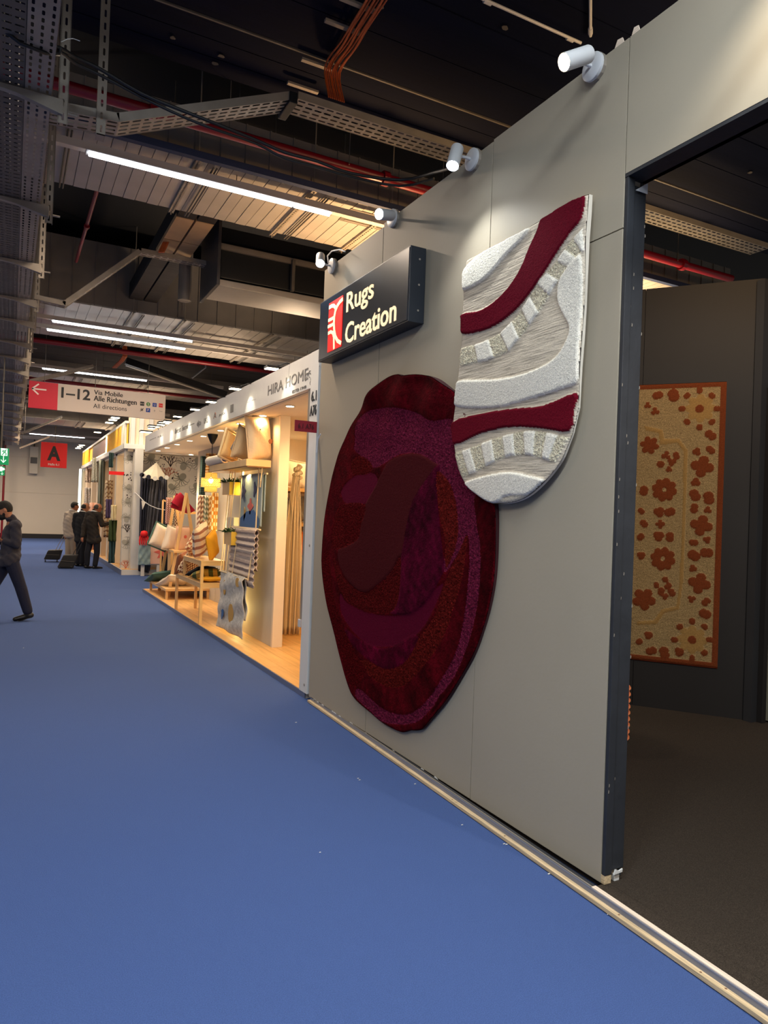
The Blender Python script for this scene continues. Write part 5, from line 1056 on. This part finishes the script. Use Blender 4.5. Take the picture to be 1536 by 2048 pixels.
for x in (.5,1.4,2.4): MB().tube([(x,YS+.03,z1),(x,YS+.03,6.1)],.006,5).build('wire',m_galvd,ds)
ha=thing('hall_sign','hanging red square board with a big black letter A','sign',(1.27,27,3)); box('board',(.87,27,2.93),(1.69,27.05,3.79),m_signr2,ha,bevel=.004)
text('lettering','A',(1.07,26.999,3.17),.42,.50,YF,m_txt,ha,bold=.045); text('lettering','Halle 6.1',(1.11,26.999,3.0),.34,.08,YF,m_white,ha,bold=.02); MB().tube([(1.3,27.02,3.79),(1.3,27.02,6.1)],.015,6).build('rod',m_galvd,ha)
sb=thing('speaker_box','grey elongated unit fixed high on the cream back wall','wall unit',tuple(ony(66,945,38.2))); a=ony(60,893,38.3);b=ony(75,948,38.3)
box('case',(a[0],38.1,b[2]),(b[0],38.48,a[2]),m_plasterg,sb,bevel=.03); box('dark_window',(a[0]+.04,38.08,b[2]+.45*(a[2]-b[2])-.1),(b[0]-.04,38.1,b[2]+.45*(a[2]-b[2])+.2),m_blackm,sb); MB().tube([((a[0]+b[0])/2,38.3,a[2]),((a[0]+b[0])/2,38.3,a[2]+.5)],.03,8).build('mount',m_galvd,sb)
ex=thing('exit_sign','green lit exit sign with running figure and arrow at the left edge','sign',tuple(ony(8,930,13))); YE=13.
a=ony(-14,895,YE);b=ony(17,930,YE); box('panel',(a[0],YE,b[2]),(b[0],YE+.05,a[2]),m_green,ex,bevel=.004)
def E(px): return [(lambda p:(p[0],p[2]))(ony(u/4.55,850+v/4.55,YE)) for u,v in px]
MB().prism(E([(8,278),(68,282),(68,216),(8,210)]),(0,YE,0),(1,0,0),(0,0,1),(0,-1,0),.003).build('white_door',m_lit,ex)
for g in ([(58,222),(45,245),(30,262),(18,272)],[(45,245),(56,262),(52,276)],[(50,236),(30,232),(22,242)],[(45,245),(36,250),(28,240)]): MB().ribbon(E(g),.012,(0,YE-.004,0),(1,0,0),(0,0,1),(0,-1,0),.002).build('running_figure',m_green,ex)
c=E([(30,340)])[0]; arrow(ex,c[0],c[1],.10,YE-.001,m_lit,'down'); text('lettering','G',(ony(-2,0,YE)[0],YE-.002,E([(4,345)])[0][1]),.04,.07,YF,m_lit,ex)
ex2=thing('exit_sign','smaller green lit sign just below the first exit sign','sign',tuple(ony(4,950,17))); a=ony(-10,932,17);b=ony(9,951,17); box('panel',(a[0],17,b[2]),(b[0],17.05,a[2]),m_green,ex2,bevel=.004)
c=ony(4,949,17); arrow(ex2,c[0],c[2],.06,16.999,m_lit,'down'); MB().prism(blob(12,.045,3,.3),tuple(ony(4,938,16.999)),(1,0,0),(0,0,1),(0,-1,0),.003).build('running_figure',m_lit,ex2)
MB().tube([tuple(ony(2,896,13.03)),(float(ony(2,896,13.03)[0]),13.03,6.1)],.01,6).build('rod',m_galvd,ex); MB().tube([tuple(ony(2,932,17.03)),(float(ony(2,932,17.03)[0]),17.03,6.1)],.01,6).build('rod',m_galvd,ex2)
t=tag(box('dark_fascia',tuple(ony(-12,868,30)-np.array([0,0,1.0])),tuple(ony(11,850,30)+np.array([0,.1,0])),m_blackm),'black board at the far left edge under the cable tray','board')
# ================================================================ PEOPLE AND LUGGAGE
def caps(mb,p,q,r0,r1,flat=1.0,ax=None,n=14):
    p=Vector(p);q=Vector(q);d=(q-p); L=max(d.length,1e-4); d.normalize(); a=(Vector(ax)-d*Vector(ax).dot(d)).normalized() if ax is not None else d.orthogonal().normalized(); b=d.cross(a)
    prof=[(r0*math.sin(t),-r0*math.cos(t)) for t in np.linspace(.12,1.57,4)]+[(r1*math.cos(t),L+r1*math.sin(t)) for t in np.linspace(0,1.45,4)]
    vs=[];fs=[]
    for r,h in prof:
        for k in range(n): t=2*math.pi*k/n; vs.append(p+d*h+a*math.cos(t)*r+b*math.sin(t)*r*flat)
    for i in range(len(prof)-1):
        for k in range(n): fs.append((i*n+k,i*n+(k+1)%n,(i+1)*n+(k+1)%n,(i+1)*n+k))
    fs+=[tuple(range(n))[::-1],tuple(range((len(prof)-1)*n,len(prof)*n))]; mb.add(vs,fs)
def ell(mb,c,rx,ry,rz,fx,up=(0,0,1),n=14):
    c=Vector(c); X=Vector(fx).normalized(); Z=(Vector(up)-X*Vector(up).dot(X)).normalized(); Y=Z.cross(X); vs=[];fs=[]
    for i in range(1,9):
        t=math.pi*i/9
        for k in range(n): a=2*math.pi*k/n; vs.append(c+X*rx*math.sin(t)*math.cos(a)+Y*ry*math.sin(t)*math.sin(a)+Z*rz*math.cos(t))
    for i in range(7):
        for k in range(n): fs.append((i*n+k,i*n+(k+1)%n,(i+1)*n+(k+1)%n,(i+1)*n+k))
    fs+=[tuple(range(n))[::-1],tuple(range(7*n,8*n))]; mb.add(vs,fs)
def fuse(mb,name,m,parent,vox,smooth=4,**k):
    o=mb.build(name,m,None,fix=True); md=o.modifiers.new('r','REMESH'); md.mode='VOXEL'; md.voxel_size=vox; ms=o.modifiers.new('s','SMOOTH'); ms.iterations=smooth; ms.factor=.5
    dg=bpy.context.evaluated_depsgraph_get(); dg.update(); me=bpy.data.meshes.new_from_object(o.evaluated_get(dg)); bpy.data.objects.remove(o); me.name=name
    if not me.materials: me.materials.append(m)
    return link(name,me,m,parent,True,**k)
def head_parts(body,c,f,up,s=1.):
    c=Vector(c); f=Vector(f).normalized(); up=Vector(up).normalized(); sd=up.cross(f).normalized()
    ell(body,c,.098*s,.076*s,.118*s,f,up); ell(body,c+f*.045*s-up*.07*s,.058*s,.055*s,.06*s,f,up)
    caps(body,c+f*.088*s+up*.02*s,c+f*.115*s-up*.022*s,.010*s,.017*s,n=8); ell(body,c+f*.093*s-up*.06*s,.015*s,.026*s,.010*s,f,up)
    for q in (-1,1): ell(body,c+sd*q*.078*s-f*.005*s-up*.0*s,.022*s,.010*s,.032*s,f,up); ell(body,c+f*.085*s+sd*q*.032*s+up*.028*s,.014*s,.02*s,.006*s,f,up)
    return c,f,up,sd
def hand(mb,w,d,pn,s=1.,curl=.5):
    """wrist, pointing direction, palm normal: palm, five separate bent fingers, thumb from the side"""
    w=Vector(w);d=Vector(d).normalized();pn=Vector(pn); pn=(pn-d*pn.dot(d)).normalized(); sd=d.cross(pn)
    caps(mb,w,w+d*.07*s,.03*s,.04*s,.42,sd)
    for k,(o,l) in enumerate(((-.031,.062),(-.011,.074),(.010,.070),(.030,.055))):
        b=w+d*.085*s+sd*o*s; m=b+(d+pn*curl*.5).normalized()*l*.55*s; e=m+(d*(1-curl)+pn*curl*1.3).normalized()*l*.5*s
        caps(mb,b,m,.0095*s,.009*s,n=8); caps(mb,m,e,.009*s,.0075*s,n=8)
    b=w+d*.03*s-sd*.03*s; m=b+(d*.6-sd*.8+pn*.3).normalized()*.045*s; e=m+(d*.9+pn*.5).normalized()*.035*s; caps(mb,b,m,.013*s,.011*s,n=8); caps(mb,m,e,.011*s,.009*s,n=8)
m_skin=mat('skin_light_brown',(178,122,92),.55,noise=.08,nscale=20); m_skin2=mat('skin_brown',(156,98,70),.55,noise=.08,nscale=20)
m_hair=mat('hair_black',(26,22,20),.7,noise=.4,nscale=60,bump=.5,bscale=120); m_hairg=mat('hair_grey_black',(58,54,50),.75,noise=.5,nscale=60,bump=.5,bscale=120); m_eye=mat('eye_dark',(20,16,14),.3); m_glass=mat('glasses_frame',(40,36,34),.4)
def person(label,Y,jt,fdir,head,hup,skin,jac,tro,shoe,hair,bald=False,vox=.009,beard=False,glasses=False,long_jacket=.0,jr=1.,shirt=None,handd=None,chest_w=.18,s=1.,lat=None):
    """jt: joints as pixel positions with depth; every joint becomes a point of the hall"""
    J={k:Vector(ony(u,v,y)) for k,(u,v,y) in jt.items()}
    t=thing('person',label,'person',(J['pelvis'].x,J['pelvis'].y,0))
    L=Vector(lat).normalized() # shoulder line direction
    b=MB(); 
    caps(b,J['pelvis']-L*.06,J['pelvis']+L*.06,.10*s,.10*s,.8); caps(b,J['pelvis'],J['chest'],.115*s,.125*s,.75,L); caps(b,J['shL'],J['shR'],.06*s,.06*s); caps(b,J['chest'],J['neck'],.12*s,.058*s,.8,L); caps(b,J['neck'],Vector(J['head'])-Vector(hup)*.03,.056*s,.056*s)
    for q in 'LR':
        hip=J['pelvis']+L*(.09 if q=='R' else -.09); caps(b,hip,J['kn'+q],.085*s,.055*s); caps(b,J['kn'+q],J['an'+q],.05*s,.036*s)
        caps(b,J['sh'+q],J['el'+q],.048*s,.038*s); caps(b,J['el'+q],J['wr'+q],.037*s,.026*s)
        d=(handd or {}).get(q) or ((J['wr'+q]-J['el'+q]).normalized(),Vector(fdir)); hand(b,J['wr'+q],d[0],d[1],s)
    c,f,up,sd=head_parts(b,J['head'],head,hup,s)
    body=fuse(b,'body',skin,t,vox,2)
    h=MB(); ell(h,c-f*.012+up*.022,.104*s,.083*s,.112*s,f,up); 
    if bald: h=MB(); ell(h,c-f*.035-up*.005,.078*s,.085*s,.085*s,f,up)
    else: ell(h,c+f*.04+up*.07,.06*s,.066*s,.05*s,f,up)
    ho=fuse(h,'hair',hair,t,.008,2)
    # keep the hair off the face: trim everything in front of the hairline
    bm=bmesh.new(); bm.from_mesh(ho.data); loc=c-Vector(t.location)*0
    dele=[v for v in bm.verts if ((Vector(v.co)-c).dot(f)>(.055 if not bald else .012)*s and (Vector(v.co)-c).dot(up)<(.068 if not bald else .3)*s) or ((Vector(v.co)-c).dot(up)<-.055*s) or ((Vector(v.co)-c).dot(f)>-.01*s and (Vector(v.co)-c).dot(up)<.015*s)]
    bmesh.ops.delete(bm,geom=dele,context='VERTS'); bm.to_mesh(ho.data); bm.free(); sm=ho.modifiers.new('s','SOLIDIFY'); sm.thickness=.008
    if beard:
        bb=MB(); ell(bb,c+f*.052*s-up*.075*s,.062*s,.06*s,.055*s,f,up); ell(bb,c+f*.022*s-up*.045*s,.035*s,.074*s,.05*s,f,up); fuse(bb,'beard',hair,t,.008,1)
    e=MB()
    for q in (-1,1): ell(e,c+f*.088*s+sd*q*.032*s+up*.012*s,.010*s,.014*s,.007*s,f,up,8)
    e.build('eyes',m_eye,t,smooth=True)
    if glasses:
        g=MB()
        for q in (-1,1):
            cc=c+f*.108*s+sd*q*.034*s+up*.012*s; g.tube([tuple(cc+sd*.026*s*math.cos(a)+up*.02*s*math.sin(a)) for a in np.linspace(0,6.283,13)],.003*s,5,caps=False); g.tube([tuple(cc+sd*q*.026*s),tuple(c+sd*q*.084*s+up*.015*s)],.003*s,5)
        g.build('glasses',m_glass,t)
    # jacket or shirt
    k=MB(); r=jr; pel=J['pelvis']-Vector((0,0,long_jacket)); caps(k,pel-L*.05,pel+L*.05,.150*r*s,.150*r*s,.78); caps(k,pel,J['chest'],.165*r*s,.155*r*s,.78,L); caps(k,J['chest'],(J['shL']+J['shR'])/2,.155*r*s,.105*r*s,.78,L); caps(k,J['shL'],J['shR'],.078*r*s,.078*r*s)
    caps(k,(J['shL']+J['shR'])/2,J['neck'],.09*s,.066*s)
    for q in 'LR':
        caps(k,J['sh'+q],J['el'+q],.072*r*s,.060*r*s); caps(k,J['el'+q],J['wr'+q].lerp(J['el'+q],.12 if q in (shirt or '') else .02),.058*r*s,.044*r*s)
    jo=fuse(k,'jacket' if not shirt else 'shirt',jac,t,vox,7)
    bm=bmesh.new(); bm.from_mesh(jo.data); zc=pel.z-.10*s     # straight hem
    for v in bm.verts:
        if v.co.z<zc and (v.co-Vector((pel.x,pel.y,v.co.z))).length<.24: v.co.z=zc+(v.co.z-zc)*.08
        n=.006*math.sin(v.co.z*46+v.co.x*20)*math.sin(v.co.x*37+v.co.z*13+v.co.y*20); v.co+=v.normal*n
    bm.to_mesh(jo.data); bm.free()
    mb=MB(); mb.tube([tuple(J['neck']+Vector((0,0,-.012))+(L*math.cos(a)*.072+L.cross(Vector((0,0,1)))*math.sin(a)*.072)*s+Vector((0,0,.012*math.sin(a*1)))) for a in np.linspace(0,6.283,16)],.016*s,6,caps=False); mb.build('collar',jac if shirt else m_white,t,smooth=True)
    k=MB()
    caps(k,J['pelvis']-L*.06,J['pelvis']+L*.06,.108*s,.108*s,.8)
    for q in 'LR':
        hip=J['pelvis']+L*(.09 if q=='R' else -.09); caps(k,hip,J['kn'+q],.098*s,.076*s); caps(k,J['kn'+q],J['an'+q]+Vector((0,0,.02)),.078*s,.066*s)
    tr=fuse(k,'trousers',tro,t,vox,5)
    for q in 'LR':
        k=MB(); a=J['an'+q]; e=J['toe'+q]; d=(e-a); d.z=0; d.normalize(); k2=Vector((a.x,a.y,max(a.z-.045,.038))); caps(k,k2-d*.04,e+Vector((0,0,.012)),.044*s,.032*s,.9); caps(k,a,k2,.042*s,.044*s); so=fuse(k,'shoe',shoe,t,.009,1)
        bm=bmesh.new(); bm.from_mesh(so.data); mn=min(v.co.z for v in bm.verts)
        bm.to_mesh(so.data); bm.free()
        tg=Vector(e); sole=MB(); sole.prism([(-.10*0-.07,-.036),(.0,-.042),((tg-k2).length*.8,-.044),((tg-k2).length+.03,-.02),((tg-k2).length+.03,.02),((tg-k2).length*.8,.044),(0,.042),(-.07,.036)],(k2.x,k2.y,max(k2.z-.045,.002)),(d.x,d.y,(e.z-k2.z)/max((tg-k2).length,.01)),(-d.y,d.x,0),(0,0,1),.014); sole.build('sole',m_black if shoe is not m_shw else shoe,so)
    return t,J
m_shw=mat('shoe_black',(22,20,20),.4); m_shirt=mat('navy_grey_overshirt',(52,50,60),.85,noise=.2,nscale=14,bump=.5,bscale=14); m_jean=mat('dark_navy_jeans',(22,26,50),.85,noise=.2,nscale=20,bump=.3,bscale=20)
y=11.17
wm,WJ=person('walking bearded man in dark overshirt and navy jeans, looking at his phone at left edge',y,
 dict(pelvis=(20,1113,y),chest=(24,1068,y),neck=(22,1037,y),head=(8.5,1020,y),shL=(29,1052,y+.17),shR=(30,1052,y-.17),elL=(24,1090,y+.24),elR=(33,1089,y-.22),wrL=(-4,1082,y+.10),wrR=(8,1082,y-.10),
      knR=(42,1176,y-.09),anR=(55,1224,y-.09),toeR=(30,1240,y-.09),knL=(-14,1172,y+.09),anL=(-38,1228,y+.09),toeL=(-62,1234,y+.09)),
 (-1,0,0),(-.93,-.04,-.36),(-.36,0,.93),m_skin,m_shirt,m_jean,m_shw,m_hair,vox=.0075,beard=True,shirt='LR',jr=1.04,long_jacket=.03,handd={'L':(Vector((-1,-.1,.15)),Vector((0,-.6,1))),'R':(Vector((-1,.25,.12)),Vector((0,.6,1)))},lat=(0,-1,0))
h=(WJ['wrL']+WJ['wrR'])/2+Vector((-.12,0,.03)); ph=thing('phone','dark phone held in the hands of the walking man','phone',tuple(h)); MB().bar(h+Vector((-.07,0,.045)),h+Vector((.06,0,-.02)),.075,.009,up=(0,0,1)).build('case',m_blackm,ph,bevel=.003)
for k in range(3):
    pass
m_brj=mat('dark_brown_jacket',(40,34,28),.9,noise=.15,nscale=10,bump=.3,bscale=14); m_blj=mat('black_suit',(24,24,28),.9,bump=.3,bscale=14); m_bgj=mat('beige_grey_suit',(172,158,142),.9,noise=.1,nscale=10,bump=.3,bscale=14); m_trd=mat('navy_black_trousers',(18,20,30),.9); m_trb=mat('beige_trousers',(158,142,122),.9,bump=.4,bscale=14)
y=20.15; FD=Vector((.75,.62,0)); LT=(.62,-.75,0)
person('man in dark brown jacket reaching towards the hung textiles, nearest of the three',y,
 dict(pelvis=(188,1074,y),chest=(184,1042,y),neck=(189,1022,y),head=(196,1015.5,y),shL=(177,1028,y+.12),shR=(199,1030,y-.12),elL=(168,1052,y+.05),elR=(204,1050,y-.16),wrL=(165,1073,y-.05),wrR=(221,1046,y+.0),
      knL=(175,1105,y+.02),anL=(174,1130,y+.03),toeL=(184,1136,y+.12),knR=(194,1105,y-.06),anR=(190,1131,y-.08),toeR=(203,1137,y-.02)),
 FD,(.86,.22,-.34),(.32,.1,.94),m_skin2,m_brj,m_trd,m_shw,m_hairg,bald=True,vox=.011,glasses=True,jr=1.08,long_jacket=.08,handd={'R':(Vector((.9,.2,.25)),Vector((0,0,-1)))},lat=LT)
y=20.9
person('bald man in a black suit with glasses, between the other two men',y,
 dict(pelvis=(163,1072,y),chest=(162,1042,y),neck=(165,1022,y),head=(171,1014,y),shL=(152,1030,y+.1),shR=(174,1030,y-.1),elL=(148,1050,y+.1),elR=(176,1052,y-.12),wrL=(152,1072,y+.05),wrR=(190,1052,y-.0),
      knL=(158,1103,y+.02),anL=(155,1128,y),toeL=(164,1133,y+.1),knR=(166,1104,y-.05),anR=(164,1127,y-.06),toeR=(172,1131.5,y)),
 FD,(.88,.3,-.2),(.2,.05,.98),m_skin,m_blj,m_trd,m_shw,m_hair,bald=True,vox=.012,glasses=True,jr=1.05,long_jacket=.08,lat=LT)
y=22.3
person('man in a beige grey suit with short dark hair, farthest left of the three',y,
 dict(pelvis=(141,1066,y),chest=(140,1040,y),neck=(145,1020,y),head=(149.5,1012.5,y),shL=(134,1028,y+.1),shR=(152,1028,y-.1),elL=(130,1050,y+.1),elR=(153,1050,y-.1),wrL=(130,1068,y+.02),wrR=(152,1068,y-.02),
      knL=(136,1096,y+.02),anL=(135,1118,y),toeL=(141,1122,y+.1),knR=(147,1096,y-.05),anR=(147,1117,y-.04),toeR=(154,1121,y+.05)),
 FD,(.96,.2,-.05),(.05,0,1),m_skin2,m_bgj,m_trb,m_shw,m_hair,vox=.012,jr=1.04,long_jacket=.037,lat=LT)
def case(label,pxs,y,handle,m_h):
    c0=Vector(ony(*pxs[0],y)); c1=Vector(ony(*pxs[1],y)); c2=Vector(ony(*pxs[2],y)); # lower left corner, lower right, upper right (leaning box)
    t=thing('suitcase',label,'suitcase',((c0.x+c1.x)/2,y,0),'black trolley suitcases'); U=(c1-c0); V=(c2-c1); 
    o=MB(); D=Vector((.05,.36,0)); vs=[c0,c1,c1+V,c0+V*.92+U*.10]; vs=vs+[v+D for v in vs]
    o.add(vs,[(0,1,2,3),(7,6,5,4),(0,4,5,1),(1,5,6,2),(2,6,7,3),(3,7,4,0)]); o.build('body',mat('suitcase_black',(30,29,28),.7,noise=.2,nscale=20,bump=.3,bscale=40),t,bevel=.035)
    k=MB(); k.bar(c0+V*.5+Vector((.03,-.012,0)),c1+V*.5+Vector((-.03,-.012,0)),.008,.012); k.build('zip_line',m_galvd,t)
    for p in (c0+U*.12,c0+U*.88): 
        MB().lathe([(.028,-.014),(.034,-.012),(.034,.012),(.028,.014)],(p.x,p.y+.02,.036),12,(1,0,0)).build('wheel',m_black,t,smooth=True); MB().bar((p.x,p.y+.03,.05),(p.x,p.y+.03,p.z+.02),.04,.03).build('wheel_mount',m_black,t)
    a,b=[Vector(ony(*q,y+.1)) for q in handle[0]]; c,d=[Vector(ony(*q,y+.1)) for q in handle[1]]
    MB().bar(a,b,.02,.014).build('handle_rod',m_h,t); MB().bar(c,d,.02,.014).build('handle_rod',m_h,t); MB().bar(b,d,.03,.03).build('grip',m_black,t,bevel=.006)
case('black trolley suitcase with silver handle rods beside the man in beige',((87,1119),(118,1120),(124,1100)),22.4,(((108,1106),(127,1071)),((114,1108),(131,1073))),m_galv)
case('black trolley suitcase nearer to the camera, behind the man in brown',((114,1135),(146,1137),(156,1110)),20.1,(((141,1118),(164,1076)),((147,1121),(168,1078))),m_blackm)
# litter specks on the carpet
t=thing('carpet_specks','tiny pale paper specks scattered on the blue carpet','litter',(1.6,4,0)); mb=MB(); r=random.Random(5)
for u,v in ((716,1557),(719,1560),(830,1568),(592,1445),(1008,1688),(1013,1689),(1100,1746),(1216,1829),(1098,1748),(924,1650),(960,1625),(218,1200),(47,1296),(640,1705)):
    p=onz(u,v,.002); s=.004+r.random()*.004; mb.prism([(-s,-s*.4),(s,-s*.3),(s*.8,s*.5),(-s*.6,s*.4)],tuple(p),(1,0,0),(0,1,0),(0,0,1),.002)
mb.build('specks',m_white,t,kind='stuff')
